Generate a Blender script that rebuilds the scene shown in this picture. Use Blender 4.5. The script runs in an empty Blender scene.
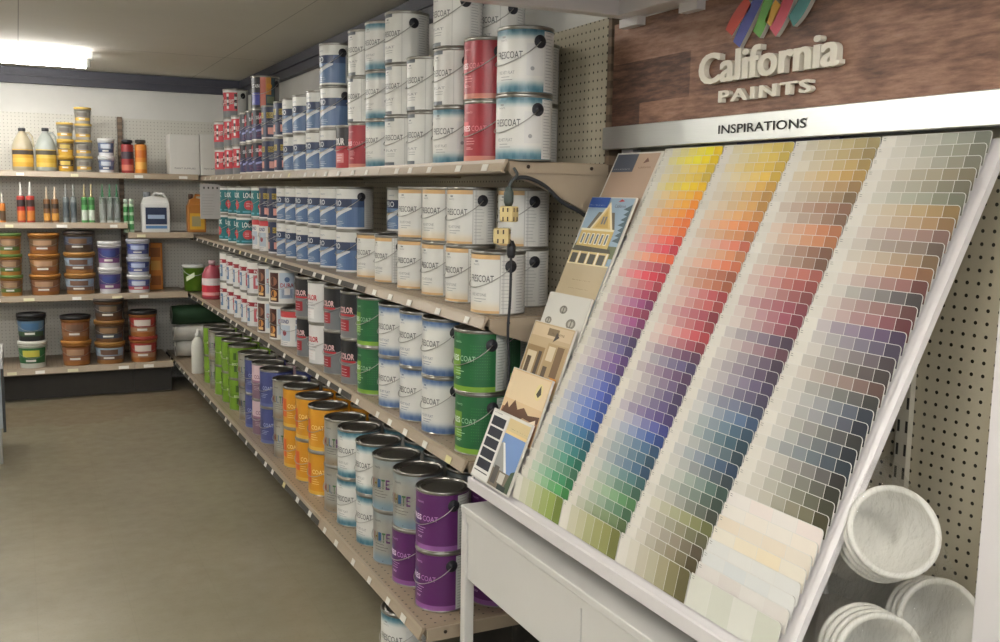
import bpy, bmesh, math, random
from mathutils import Vector, Matrix
random.seed(7)
SC = bpy.context.scene
COL = SC.collection
PI = math.pi
EYE = 1.505                      # camera height above the floor; world z = 0 is the floor

# ------------------------------------------------------------------ camera (calibrated from vanishing points)
F, CX, CY = 975.0, 500.0, 321.0
d1 = Vector((17.0 - CX, 186.0 - CY, F)).normalized()
hz = Vector((1000.0, 17.5, 0.0))
up = hz.cross(d1).normalized()
if up.y > 0: up = -up
rx = d1.cross(up)
ROWS = (rx, d1, up)
def ray(px, py):
    v = Vector((px - CX, py - CY, F))
    return Vector((ROWS[0].dot(v), ROWS[1].dot(v), ROWS[2].dot(v)))
def at(px, py, X=None, Y=None, Z=None):
    """world point on the plane X=, Y= or Z= seen at a pixel of the photograph"""
    d = ray(px, py)
    if X is not None: t = X / d.x
    elif Y is not None: t = Y / d.y
    else: t = (Z - EYE) / d.z
    p = d * t
    return Vector((p.x, p.y, p.z + EYE))

# ------------------------------------------------------------------ colour + materials
def lin1(c):
    c /= 255.0
    return c / 12.92 if c <= 0.04045 else ((c + 0.055) / 1.055) ** 2.4
def lin(c): return (lin1(c[0]), lin1(c[1]), lin1(c[2]), 1.0)
def mix(a, b, t):
    t = max(0.0, min(1.0, t)); return tuple(a[i] + (b[i] - a[i]) * t for i in range(3))
def sstep(a, b, x):
    t = max(0.0, min(1.0, (x - a) / (b - a))); return t * t * (3 - 2 * t)

class NT:
    def __init__(s, name):
        s.m = bpy.data.materials.new(name); s.m.use_nodes = True
        s.t = s.m.node_tree; s.n = s.t.nodes; s.n.clear()
        s.out = s.n.new('ShaderNodeOutputMaterial')
        s.b = s.n.new('ShaderNodeBsdfPrincipled'); s.l(s.b.outputs[0], s.out.inputs[0])
    def l(s, a, b): s.t.links.new(a, b)
    def new(s, t, **k):
        n = s.n.new(t)
        for a, v in k.items(): setattr(n, a, v)
        return n
    def noise(s, vec, scale, detail=4, rough=.55):
        n = s.new('ShaderNodeTexNoise'); n.inputs['Scale'].default_value = scale
        n.inputs['Detail'].default_value = detail; n.inputs['Roughness'].default_value = rough
        if vec is not None: s.l(vec, n.inputs['Vector'])
        return n.outputs['Fac']
    def ramp(s, fac, stops):
        r = s.new('ShaderNodeValToRGB'); e = r.color_ramp.elements
        while len(e) > 1: e.remove(e[0])
        e[0].position = stops[0][0]; e[0].color = lin(stops[0][1])
        for p, c in stops[1:]:
            x = e.new(p); x.color = lin(c)
        s.l(fac, r.inputs[0]); return r.outputs[0]
    def obj(s): return s.new('ShaderNodeTexCoord').outputs['Object']
    def pos(s): return s.new('ShaderNodeNewGeometry').outputs['Position']
    def math(s, op, a, b=None, c=None):
        n = s.new('ShaderNodeMath', operation=op)
        for i, v in enumerate((a, b, c)):
            if v is None: continue
            if isinstance(v, (int, float)): n.inputs[i].default_value = v
            else: s.l(v, n.inputs[i])
        return n.outputs[0]
    def sep(s, v):
        n = s.new('ShaderNodeSeparateXYZ'); s.l(v, n.inputs[0]); return n.outputs
    def mixc(s, fac, a, b, mode='MIX'):
        n = s.new('ShaderNodeMix', data_type='RGBA', blend_type=mode)
        if isinstance(fac, (int, float)): n.inputs[0].default_value = fac
        else: s.l(fac, n.inputs[0])
        for i, v in ((6, a), (7, b)):
            if isinstance(v, tuple): n.inputs[i].default_value = lin(v)
            else: s.l(v, n.inputs[i])
        return n.outputs[2]
    def scale(s, v, sc):
        n = s.new('ShaderNodeMapping'); n.inputs['Scale'].default_value = sc; s.l(v, n.inputs[0]); return n.outputs[0]
    def bump(s, h, strength=.2, dist=.01):
        n = s.new('ShaderNodeBump'); n.inputs['Strength'].default_value = strength
        n.inputs['Distance'].default_value = dist; s.l(h, n.inputs['Height']); s.l(n.outputs[0], s.b.inputs['Normal'])
    def base(s, c):
        if isinstance(c, tuple): s.b.inputs['Base Color'].default_value = lin(c)
        else: s.l(c, s.b.inputs['Base Color'])
    def rough(s, r):
        if isinstance(r, (int, float)): s.b.inputs['Roughness'].default_value = r
        else: s.l(r, s.b.inputs['Roughness'])
M = {}
def attr_mat(name, rough, metallic=0.0, grime=.06, coat=0.0, spec=.5):
    t = NT(name)
    a = t.new('ShaderNodeAttribute'); a.attribute_name = 'Col'
    n = t.noise(t.obj(), 38, 3)
    f = t.math('MULTIPLY_ADD', n, 2 * grime, 1.0 - grime)
    cmb = t.new('ShaderNodeVectorMath', operation='SCALE'); t.l(a.outputs['Color'], cmb.inputs[0]); t.l(f, cmb.inputs['Scale'])
    t.l(cmb.outputs[0], t.b.inputs['Base Color'])
    t.rough(t.math('MULTIPLY_ADD', n, .12, rough - .06))
    t.b.inputs['Metallic'].default_value = metallic
    t.b.inputs['Specular IOR Level'].default_value = spec
    t.b.inputs['Coat Weight'].default_value = coat
    M[name] = t.m
attr_mat('label', .36, 0, .03)
attr_mat('plastic', .4, 0, .04)
attr_mat('paper', .62, 0, .02, spec=.35)
attr_mat('paint', .38, 0, .02)
attr_mat('matte', .7, 0, .08, spec=.3)
attr_mat('metal', .3, .92, .08)
attr_mat('tinlabel', .3, .55, .05)
attr_mat('rubber', .5, 0, .05)

def build_mats():
    t = NT('floor_vinyl'); p = t.pos()
    n1 = t.noise(p, 1.1, 5, .6); n2 = t.noise(p, 14, 4); n3 = t.noise(t.scale(p, (1, 1, 1)), 90, 2)
    c = t.ramp(n1, [(.25, (118, 112, 92)), (.5, (134, 127, 107)), (.75, (147, 140, 119))])
    c = t.mixc(t.math('MULTIPLY', n2, .25), c, (98, 90, 68))
    c = t.mixc(t.math('MULTIPLY', t.math('GREATER_THAN', n3, .62), .12), c, (78, 72, 56))
    s = t.sep(p)
    def seam(v):
        f = t.math('FRACT', t.math('MULTIPLY', v, 1 / .305)); return t.math('LESS_THAN', f, .012)
    sm = t.math('MAXIMUM', seam(s[0]), seam(s[1]))
    c = t.mixc(t.math('MULTIPLY', sm, .12), c, (84, 78, 60))
    sx = t.math('MULTIPLY', t.math('SUBTRACT', s[0], .55), .9); sy = t.math('MULTIPLY', t.math('SUBTRACT', s[1], 7.1), 2.6)
    st = t.math('SQRT', t.math('ADD', t.math('MULTIPLY', sx, sx), t.math('MULTIPLY', sy, sy)))
    st = t.math('MULTIPLY', t.math('GREATER_THAN', t.math('SUBTRACT', n1, t.math('MULTIPLY', st, .16)), .33), .35)
    c = t.mixc(st, c, (104, 78, 50))
    t.base(c); t.rough(t.math('MULTIPLY_ADD', n2, .25, .22)); t.bump(n2, .06, .004); M['floor'] = t.m

    t = NT('ceiling_plaster'); p = t.pos(); n = t.noise(p, 60, 5, .7); n1 = t.noise(p, 2, 3)
    c = t.mixc(n1, (206, 202, 192), (218, 215, 206)); s = t.sep(p)
    def seam2(v, off, per):
        f = t.math('FRACT', t.math('MULTIPLY', t.math('ADD', v, off), 1 / per)); return t.math('LESS_THAN', f, .004)
    sm = t.math('MAXIMUM', seam2(s[0], 1.181, 1.22), seam2(s[1], .6, 2.44))
    c = t.mixc(t.math('MULTIPLY', sm, .6), c, (105, 102, 96))
    t.base(c); t.rough(.85); t.bump(n, .5, .006); M['ceiling'] = t.m

    t = NT('wall_plaster'); n = t.noise(t.pos(), 8, 4); t.base(t.mixc(n, (204, 203, 198), (216, 215, 210))); t.rough(.7); M['wall'] = t.m
    t = NT('beam_paint'); n = t.noise(t.scale(t.pos(), (3, 3, 30)), 6, 4); t.base(t.mixc(n, (62, 62, 74), (82, 82, 92))); t.rough(.5); M['beam'] = t.m

    def peg(name, ax, col1, col2, pitch=.0254, hole=.15, dark=(46, 42, 34)):
        t = NT(name); p = t.pos(); s = t.sep(p); n = t.noise(p, 5, 4)
        def d(v, off):
            f = t.math('SUBTRACT', t.math('FRACT', t.math('ADD', t.math('MULTIPLY', v, 1 / pitch), off)), .5); return t.math('MULTIPLY', f, f)
        r = t.math('SQRT', t.math('ADD', d(s[ax], .2), d(s[2], .35)))
        c = t.mixc(n, col1, col2)
        c = t.mixc(t.math('LESS_THAN', r, hole), c, dark)
        t.base(c); t.rough(.45); t.bump(t.math('GREATER_THAN', r, hole), .5, .003); M[name] = t.m
    peg('peg_side', 1, (176, 168, 146), (186, 178, 156), .0254, .15)
    peg('peg_back', 0, (196, 194, 184), (206, 204, 195), .0254, .14, (150, 147, 136))
    peg('deck', 1, (150, 128, 104), (164, 142, 118), .03, .09, (60, 48, 36))
    # deck holes lie in x/y
    t = NT('deck_tan'); p = t.pos(); s = t.sep(p); n = t.noise(p, 9, 4)
    def dd(v):
        f = t.math('SUBTRACT', t.math('FRACT', t.math('MULTIPLY', v, 1 / .032)), .5); return t.math('MULTIPLY', f, f)
    r = t.math('SQRT', t.math('ADD', dd(s[0]), dd(s[1])))
    up_ = t.new('ShaderNodeNewGeometry').outputs['Normal']; nz = t.sep(up_)[2]
    hole = t.math('MULTIPLY', t.math('LESS_THAN', r, .11), t.math('GREATER_THAN', nz, .7))
    c = t.mixc(n, (142, 126, 105), (154, 138, 116)); c = t.mixc(hole, c, (64, 52, 40)); t.base(c); t.rough(.45); M['deck'] = t.m

    t = NT('shelf_enamel'); n = t.noise(t.pos(), 12, 4); t.base(t.mixc(n, (152, 137, 117), (164, 149, 129))); t.rough(.4); M['tan'] = t.m
    t = NT('kick_dark'); n = t.noise(t.pos(), 10, 3); t.base(t.mixc(n, (42, 39, 34), (54, 50, 44))); t.rough(.6); M['kick'] = t.m
    t = NT('upright_brown'); p = t.pos(); s = t.sep(p)
    f = t.math('FRACT', t.math('MULTIPLY', s[2], 1 / .05)); sl = t.math('GREATER_THAN', f, .55)
    t.base(t.mixc(sl, (126, 106, 86), (98, 82, 66))); t.rough(.5); M['upright'] = t.m
    t = NT('white_upright'); p = t.pos(); s = t.sep(p)
    f = t.math('FRACT', t.math('MULTIPLY', s[2], 1 / .05)); sl = t.math('MULTIPLY', t.math('GREATER_THAN', f, .5), 1.0)
    yy = t.math('FRACT', t.math('MULTIPLY', s[1], 1 / .02)); sl = t.math('MULTIPLY', sl, t.math('LESS_THAN', t.math('ABSOLUTE', t.math('SUBTRACT', yy, .5)), .16))
    t.base(t.mixc(sl, (186, 180, 164), (40, 38, 34))); t.rough(.45); M['slotted'] = t.m
    t = NT('barn_wood'); p = t.pos(); g = t.noise(t.scale(p, (1, 4.0, 26)), 3.2, 8, .68); g2 = t.noise(t.scale(p, (1, 2.2, 7)), 2.2, 5, .6)
    s = t.sep(p)
    row = t.math('FLOOR', t.math('MULTIPLY', s[2], 1 / .118))
    wn = t.new('ShaderNodeTexWhiteNoise', noise_dimensions='2D')
    cell = t.math('FLOOR', t.math('ADD', t.math('MULTIPLY', s[1], 1 / .62), t.math('MULTIPLY', row, .37)))
    cb = t.new('ShaderNodeCombineXYZ'); t.l(row, cb.inputs[0]); t.l(cell, cb.inputs[1]); t.l(cb.outputs[0], wn.inputs['Vector'])
    f = t.math('ADD', t.math('MULTIPLY', g, .55), t.math('ADD', t.math('MULTIPLY', g2, .5), t.math('MULTIPLY_ADD', wn.outputs['Value'], .2, -.11)))
    c = t.ramp(f, [(.32, (46, 34, 30)), (.44, (88, 62, 50)), (.54, (122, 88, 70)), (.64, (148, 112, 92)), (.8, (168, 138, 120))])
    t.base(c); t.rough(.55); t.bump(g, .25, .004); M['wood'] = t.m
    t = NT('white_enamel'); n = t.noise(t.pos(), 6, 3); t.base(t.mixc(n, (212, 208, 208), (220, 216, 216))); t.rough(.3); M['white'] = t.m
    t = NT('cabinet_white'); n = t.noise(t.pos(), 6, 3); t.base(t.mixc(n, (204, 202, 197), (211, 209, 205))); t.rough(.35); M['cab'] = t.m
    t = NT('brushed_aluminium'); n = t.noise(t.scale(t.pos(), (1, 1.5, 300)), 2, 3); t.base(t.mixc(n, (206, 208, 204), (222, 224, 220))); t.rough(.3)
    t.b.inputs['Metallic'].default_value = .75; M['strip'] = t.m
    t = NT('cream_letter'); n = t.noise(t.pos(), 30, 2); t.base(t.mixc(n, (214, 208, 192), (222, 216, 200))); t.rough(.5); M['letter'] = t.m
    t = NT('fluorescent_tube'); t.b.inputs['Emission Color'].default_value = (1, .972, .93, 1); t.b.inputs['Emission Strength'].default_value = 34; t.base((240, 240, 240)); M['tube'] = t.m
    t = NT('clear_film'); n = t.noise(t.obj(), 18, 5, .65)
    tr = t.new('ShaderNodeBsdfTransparent'); gl = t.new('ShaderNodeBsdfGlossy'); gl.inputs['Roughness'].default_value = .12
    mx = t.new('ShaderNodeMixShader'); fr = t.new('ShaderNodeLayerWeight'); fr.inputs[0].default_value = .35
    bp = t.new('ShaderNodeBump'); bp.inputs['Strength'].default_value = .9; bp.inputs['Distance'].default_value = .03; t.l(n, bp.inputs['Height'])
    t.l(bp.outputs[0], gl.inputs['Normal']); t.l(bp.outputs[0], fr.inputs['Normal'])
    t.l(t.math('MULTIPLY_ADD', fr.outputs['Facing'], .36, .02), mx.inputs[0]); t.l(tr.outputs[0], mx.inputs[1]); t.l(gl.outputs[0], mx.inputs[2]); t.l(mx.outputs[0], t.out.inputs[0])
    t.n.remove(t.b); M['film'] = t.m
    t = NT('milky_plastic'); a = t.new('ShaderNodeAttribute'); a.attribute_name = 'Col'; t.l(a.outputs['Color'], t.b.inputs['Base Color']); n = t.noise(t.obj(), 20, 3)
    t.rough(t.math('MULTIPLY_ADD', n, .1, .28)); t.b.inputs['Transmission Weight'].default_value = .35; t.b.inputs['IOR'].default_value = 1.2; M['jug'] = t.m
build_mats()

# ------------------------------------------------------------------ mesh builder
class MB:
    def __init__(s, mat='paint', col=(200, 200, 200)):
        s.v = []; s.f = []; s.mats = []; s.fm = []; s.fc = []; s.fs = []; s.mat = mat; s.col = col
    def mi(s, mat):
        mat = mat or s.mat
        if mat not in s.mats: s.mats.append(mat)
        return s.mats.index(mat)
    def face(s, idx, col=None, mat=None, smooth=False):
        s.f.append(tuple(idx)); s.fm.append(s.mi(mat)); s.fs.append(smooth)
        c = col or s.col
        s.fc.append(c if isinstance(c, list) else [c] * len(idx))
    def verts(s, vs):
        b = len(s.v); s.v.extend(Vector(v) for v in vs); return b
    def poly(s, pts, col=None, mat=None):
        b = s.verts(pts); s.face(range(b, b + len(pts)), col, mat)
    def box(s, a, b, col=None, mat=None, bev=0.0):
        x0, y0, z0 = (min(a[i], b[i]) for i in range(3)); x1, y1, z1 = (max(a[i], b[i]) for i in range(3))
        if bev <= 0:
            k = s.verts([(x0, y0, z0), (x1, y0, z0), (x1, y1, z0), (x0, y1, z0), (x0, y0, z1), (x1, y0, z1), (x1, y1, z1), (x0, y1, z1)])
            for q in ((0, 3, 2, 1), (4, 5, 6, 7), (0, 1, 5, 4), (1, 2, 6, 5), (2, 3, 7, 6), (3, 0, 4, 7)): s.face([k + i for i in q], col, mat)
            return
        bm = bmesh.new(); bmesh.ops.create_cube(bm, size=1)
        for v in bm.verts: v.co = Vector((x0 + (v.co.x + .5) * (x1 - x0), y0 + (v.co.y + .5) * (y1 - y0), z0 + (v.co.z + .5) * (z1 - z0)))
        bmesh.ops.bevel(bm, geom=bm.edges[:], offset=bev, segments=2, affect='EDGES', profile=.5)
        bm.verts.index_update(); k = s.verts([v.co for v in bm.verts])
        for f in bm.faces: s.face([k + v.index for v in f.verts], col, mat)
        bm.free()
    def prism(s, pts, vec, col=None, mat=None, side=None):
        """closed outline swept along vec"""
        vec = Vector(vec); n = len(pts); b = s.verts(pts); c = s.verts([Vector(p) + vec for p in pts])
        s.face(range(b, b + n), col, mat); s.face(range(c + n - 1, c - 1, -1), col, mat)
        for i in range(n): s.face((b + i, c + i, c + (i + 1) % n, b + (i + 1) % n), side or col, mat)
    def lathe(s, prof, n=24, col=None, mat=None, o=(0, 0, 0), smooth=True, rot=None, caps=True, a0=0.0):
        """prof: (r, z[, col]) up the axis"""
        o = Vector(o); rings = []
        for e in prof:
            r, z = e[0], e[1]
            if r < 1e-6: vs = [Vector((0, 0, z))]
            else: vs = [Vector((r * math.cos(a0 + 2 * PI * i / n), r * math.sin(a0 + 2 * PI * i / n), z)) for i in range(n)]
            if rot: vs = [rot @ v for v in vs]
            rings.append((s.verts([v + o for v in vs]), len(vs), e[2] if len(e) > 2 else col))
        for (a, na, ca), (b, nb, cb) in zip(rings, rings[1:]):
            for i in range(n):
                j = (i + 1) % n
                if na == 1 and nb == 1: continue
                if na == 1: s.face((a, b + j, b + i), cb, mat, smooth)
                elif nb == 1: s.face((a + i, a + j, b), cb, mat, smooth)
                else: s.face((a + i, a + j, b + j, b + i), cb, mat, smooth)
        if caps:
            a, na, ca = rings[0]; b, nb, cb = rings[-1]
            if na > 1: s.face(range(a + n - 1, a - 1, -1), ca, mat)
            if nb > 1: s.face(range(b, b + n), cb, mat)
    def tube(s, path, r, n=8, col=None, mat=None):
        path = [Vector(p) for p in path]; prev = None; rings = []
        for i, p in enumerate(path):
            t = (path[min(i + 1, len(path) - 1)] - path[max(i - 1, 0)]).normalized()
            u = prev if prev is not None else (Vector((0, 0, 1)) if abs(t.z) < .9 else Vector((1, 0, 0)))
            u = (u - t * u.dot(t)).normalized(); w = t.cross(u); prev = u
            rr = r[i] if isinstance(r, (list, tuple)) else r
            rings.append(s.verts([p + (u * math.cos(2 * PI * k / n) + w * math.sin(2 * PI * k / n)) * rr for k in range(n)]))
        for a, b in zip(rings, rings[1:]):
            for k in range(n): s.face((a + k, a + (k + 1) % n, b + (k + 1) % n, b + k), col, mat, True)
        s.face(range(rings[0] + n - 1, rings[0] - 1, -1), col, mat); s.face(range(rings[-1], rings[-1] + n), col, mat)
    def mesh(s, name):
        me = bpy.data.meshes.new(name); me.from_pydata([tuple(v) for v in s.v], [], s.f)
        for m in s.mats: me.materials.append(M[m])
        me.polygons.foreach_set('material_index', s.fm); me.polygons.foreach_set('use_smooth', s.fs)
        at_ = me.color_attributes.new('Col', 'FLOAT_COLOR', 'CORNER'); buf = []
        for cs in s.fc:
            for c in cs: buf.extend(lin(c))
        at_.data.foreach_set('color', buf); me.update(); return me
    def build(s, name, parent=None, loc=None, label=None):
        o = bpy.data.objects.new(name, s.mesh(name)); COL.objects.link(o)
        if parent is not None: o.parent = parent
        if loc is not None: o.location = loc
        if label: o['label'] = label
        return o
def part(name, mesh, parent, loc=None):
    o = bpy.data.objects.new(name, mesh); COL.objects.link(o); o.parent = parent
    if loc is not None: o.location = loc
    return o
def tag(o, label, cat, group=None):
    o['label'] = label; o['category'] = cat
    if group: o['group'] = group
    return o
def empty(name, loc, label, cat, group=None, rotz=0.0):
    o = bpy.data.objects.new(name, None); COL.objects.link(o); o.empty_display_size = .05
    o.location = loc; o.rotation_euler = (0, 0, rotz); return tag(o, label, cat, group)
def struct(o): o['kind'] = 'structure'; return o
def dup(root, loc, rotz, label, group=None):
    r = root.copy(); COL.objects.link(r); r.location = loc; r.rotation_euler = (0, 0, rotz); r['label'] = label
    if group: r['group'] = group
    for ch in list(root.children):
        c = ch.copy(); COL.objects.link(c); c.parent = r
        for g in list(ch.children):
            e = g.copy(); COL.objects.link(e); e.parent = c
    return r
_tc = {}
def text_geo(s, bold=0.0, res=3, sp=1.0):
    """flat text outline in x/y, unit size, origin at left baseline: (verts, faces, width)"""
    k = (s, bold, res, sp)
    if k in _tc: return _tc[k]
    cu = bpy.data.curves.new('t', 'FONT'); cu.body = s; cu.size = 1.0; cu.offset = bold; cu.resolution_u = res; cu.fill_mode = 'FRONT'; cu.space_character = sp
    o = bpy.data.objects.new('t', cu); COL.objects.link(o); bpy.context.view_layer.update()
    me = bpy.data.meshes.new_from_object(o.evaluated_get(bpy.context.evaluated_depsgraph_get()))
    vs = [v.co.copy() for v in me.vertices]; fs = [tuple(p.vertices) for p in me.polygons]
    bpy.data.objects.remove(o); bpy.data.curves.remove(cu); bpy.data.meshes.remove(me)
    x0 = min(v.x for v in vs); x1 = max(v.x for v in vs)
    vs = [Vector((v.x - x0, v.y, 0)) for v in vs]
    _tc[k] = (vs, fs, x1 - x0); return _tc[k]
def bold_text(mb, s, o, ux, uy, nrm, width, height, depth, bold, sp, fat):
    for k in (0, 1, 2): solid_text(mb, s, Vector(o) + Vector(ux) * fat * k / 2, ux, uy, nrm, width - fat, height, depth + .0002 * k, None, bold, None, 4, 0.0, sp)
def put_text(mb, s, o, ux, uy, width, height, col, bold=0.0, mat=None, res=3):
    """flat text laid in the plane o + ux*x + uy*y"""
    vs, fs, w = text_geo(s, bold, res); cap = .72
    ux = Vector(ux); uy = Vector(uy); o = Vector(o); b = mb.verts([o + ux * (v.x / w * width) + uy * (v.y / cap * height) for v in vs])
    for f in fs: mb.face([b + i for i in f], col, mat)
def solid_text(mb, s, o, ux, uy, nrm, width, height, depth, col, bold=0.0, mat=None, res=4, shear=0.0, sp=1.0):
    vs, fs, w = text_geo(s, bold, res, sp); cap = .72; ux = Vector(ux); uy = Vector(uy); o = Vector(o); nrm = Vector(nrm)
    P = [o + ux * (v.x / w * width + shear * v.y) + uy * (v.y / cap * height) for v in vs]
    a = mb.verts(P); b = mb.verts([p + nrm * depth for p in P]); cnt = {}
    for f in fs:
        for i in range(len(f)): e = (f[i], f[(i + 1) % len(f)]); cnt[e] = 1
        mb.face([b + i for i in f], col, mat)
    for (i, j) in cnt:
        if (j, i) not in cnt: mb.face((a + i, a + j, b + j, b + i), col, mat)

# ------------------------------------------------------------------ paint cans
CR, CH = .0825, .190
W = (214, 213, 207)
class Can:
    def __init__(s, fn, zs, mat='label', r=CR, h=CH, n=48):
        s.mb = MB(mat, W); s.r = r; s.h = h; mb = s.mb
        zs = sorted(set([.0, h - .008] + [z * h / CH for z in zs])); rings = []
        for z in zs: rings.append(mb.verts([(-r * math.cos(2 * PI * i / n), -r * math.sin(2 * PI * i / n), z) for i in range(n)]))
        for k in range(len(zs) - 1):
            zc = (zs[k] + zs[k + 1]) / 2
            for i in range(n):
                j = (i + 1) % n; th = 360.0 * (i + .5) / n; th = th - 360 if th > 180 else th
                cl = [fn(th, zs[k], zc), fn(th, zs[k], zc), fn(th, zs[k + 1], zc), fn(th, zs[k + 1], zc)]
                mb.face((rings[k] + j, rings[k] + i, rings[k + 1] + i, rings[k + 1] + j)[::-1], [cl[0], cl[0], cl[2], cl[2]][::-1], None, True)
    def P(s, a, h, d):
        th = a / s.r; R = s.r + d; return (-R * math.cos(th), -R * math.sin(th), h)
    def strip(s, s0, s1, lo, hi, col, d=.0005):
        n = max(1, int(abs(s1 - s0) / .005)); fl = lo if callable(lo) else (lambda x: lo); fh = hi if callable(hi) else (lambda x: hi)
        for i in range(n):
            a = s0 + (s1 - s0) * i / n; b = s0 + (s1 - s0) * (i + 1) / n
            s.mb.poly([s.P(a, fl(a), d), s.P(b, fl(b), d), s.P(b, fh(b), d), s.P(a, fh(a), d)], col)
    def text(s, t, s0, h0, width, height, col, bold=.01, d=.0012):
        vs, fs, w = text_geo(t, bold, 2); b = s.mb.verts([s.P(s0 + v.x / w * width, h0 + v.y / .72 * height, d) for v in vs])
        for f in fs: s.mb.face([b + i for i in f], col)
    def disc(s, a, h, r, col, d=.001, n=14):
        s.mb.poly([s.P(a + r * math.cos(2 * PI * i / n), h + r * math.sin(2 * PI * i / n), d) for i in range(n)], col)
    def lines(s, s0, s1, h0, h1, n, col, d=.0006):
        for k in range(n):
            h = h1 - (h1 - h0) * k / max(1, n - 1); L = s0 + (s1 - s0) * random.uniform(.6, 1)
            s.strip(s0, L, h, h + .0018, col, d)
def A(deg, r=CR): return math.radians(deg) * r
def back_panel(c, col=(205, 204, 200), ink=(150, 150, 150)):
    c.strip(A(100), A(168), .006, .176, col, .0004)
    c.lines(A(104), A(132), .012, .172, 19, ink, .0009); c.lines(A(136), A(164), .012, .172, 16, ink, .0009)
DZ = [.004, .012, .02, .03, .036, .045, .06, .08, .1, .12, .135, .142, .15, .158, .166, .174]
GI = (78, 80, 80)
def fres(c, ink=GI, sub=(140, 142, 142), logo=None, lower='VELVET FLAT'):
    c.text('FRESCOAT', A(-8), .098, A(62), .021, ink, .004)
    c.text(lower, A(-2), .055, A(40), .009, sub, .004)
    c.text('PAINTS', A(2), .147, A(18), .005, sub, .01)
    c.strip(A(6), A(16), lambda a: .156 + .1 * abs(a - A(11)), lambda a: .162 - .05 * abs(a - A(11)), sub, .0008)
    c.lines(A(4), A(40), .038, .046, 2, sub)
def spray(base, band, lo=.05, hi=.145):
    def f(th, z, zc):
        t = max(1 - sstep(.012, lo, z), sstep(hi, .176, z)); n = .5 + .5 * math.sin(th * .31 + z * 90)
        return mix(base, band, t * (.86 + .14 * n))
    return f
def mk_teal():
    c = Can(spray(W, (54, 104, 122), .042, .15), DZ); fres(c); c.strip(A(62), A(98), .05, .14, (208, 207, 204), .0004); c.disc(A(74), .07, .006, (150, 150, 150)); back_panel(c); return c
def mk_blue():
    c = Can(spray(W, (70, 98, 142), .042, .152), DZ); fres(c, sub=(110, 120, 140)); back_panel(c, (212, 210, 204)); return c
def mk_gray():
    c = Can(lambda th, z, zc: W, DZ); fres(c, lower='FLAT')
    for a, b in ((-24, 30),): c.strip(A(a), A(b), .004, .016, (96, 102, 108)); c.strip(A(a), A(b), .168, .18, (96, 102, 108))
    c.strip(A(58), A(60), .004, .18, (190, 189, 184)); back_panel(c); return c
def mk_tan():
    def f(th, z, zc):
        if -40 < th < 66 and (zc < .012 or zc > .166): return (204, 166, 116)
        return mix(W, (214, 190, 152), (1 - sstep(.012, .045, z)) * .6 if -40 < th < 66 else 0)
    c = Can(f, DZ); fres(c, lower='VELVETONE'); c.strip(A(66), A(68), .004, .18, (182, 180, 175)); c.strip(A(72), A(76), .004, .18, (196, 194, 190)); back_panel(c); c.lines(A(70), A(96), .02, .16, 14, (168, 168, 166)); return c
def mk_solid(base, block, band, bz, ink, blockrect, dots=False, sub=None):
    c = Can(lambda th, z, zc: band if zc < bz else base, DZ)
    if blockrect: c.strip(A(blockrect[0]), A(blockrect[1]), blockrect[2], blockrect[3], block)
    c.text('COAT', A(20), .096, A(36), .017, ink, 0.0); c.text('FRES', A(-18), .096, A(34), .017, mix(ink, (255, 255, 255), .6), .03)
    c.text('PAINTS', A(2), .15, A(20), .006, sub or ink, .01); c.lines(A(2), A(30), .056, .072, 3, sub or ink); c.lines(A(2), A(24), .04, .044, 2, sub or ink)
    if dots:
        for i in range(9):
            for j in range(12): c.disc(A(46 + i * 5), .045 + j * .009, .0014, (70, 140, 78), .0008, 6)
    back_panel(c, (196, 200, 194), (140, 150, 140)); return c
def mk_green(): return mk_solid((36, 98, 56), (112, 154, 52), (120, 160, 56), .02, (168, 206, 170), (-30, 20, .05, .13), True, (180, 214, 180))
def mk_red(): return mk_solid((158, 44, 54), (204, 76, 84), (200, 128, 110), .02, (226, 130, 138), (-30, 10, .08, .125), False, (230, 150, 150))
def mk_purple(): return mk_solid((90, 38, 96), (74, 46, 104), (138, 86, 146), .02, (190, 140, 196), (-30, 8, .06, .13), False, (198, 160, 204))
def mk_pro():
    navy = (46, 58, 86); blue = (76, 102, 142)
    def f(th, z, zc):
        if abs(th) > 104: return (196, 198, 198)
        return W if (zc > .136 or zc < .012) else (mix(blue, (100, 126, 160), .5 + .5 * math.sin(th * .08)) if zc < .1 else (navy if -60 < th < 62 and zc > .1 else mix(blue, navy, .5)))
    c = Can(f, sorted(DZ + [.1, .136]))
    c.text('PRO', A(-16), .106, A(40), .024, (214, 216, 220), .012)
    c.strip(A(-60), A(60), lambda a: .03 + .45 * (a + .05), lambda a: .05 + .45 * (a + .05) if .05 + .45 * (a + .05) < .098 else .098, (206, 210, 214), .0007)
    c.strip(A(-60), A(-12), .045, lambda a: .09, (206, 210, 214), .0006); c.strip(A(-14), A(20), lambda a: .074 + .3 * a, lambda a: .078 + .3 * a, (206, 180, 110), .001)
    c.lines(A(-10), A(34), .02, .036, 3, (200, 208, 220)); c.text('PAINTS', A(0), .152, A(24), .006, (120, 130, 150), .01); back_panel(c, (206, 206, 202)); return c
def mk_check():
    def f(th, z, zc):
        if zc < .05: return (112, 114, 118)
        if zc > .168: return (206, 206, 204)
        return (200, 52, 66)
    c = Can(f, DZ)
    c.strip(A(62), A(110), .004, .178, (206, 206, 202)); c.strip(A(110), A(180), .004, .178, (150, 152, 152)); c.strip(A(-180), A(-70), .004, .178, (150, 152, 152))
    for k in range(-1, 2):
        for j in range(5):
            if (j + k) % 2: c.strip(A(k * 38 + 10), A(k * 38 + 22), .058 + j * .02, .078 + j * .02, (34, 34, 36))
            else: c.strip(A(k * 38 + 10), A(k * 38 + 22), .058 + j * .02, .078 + j * .02, (222, 220, 218))
        c.text('RUST', A(k * 38 - 12), .09, A(20), .03, (238, 232, 228), .02)
    return c
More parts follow.
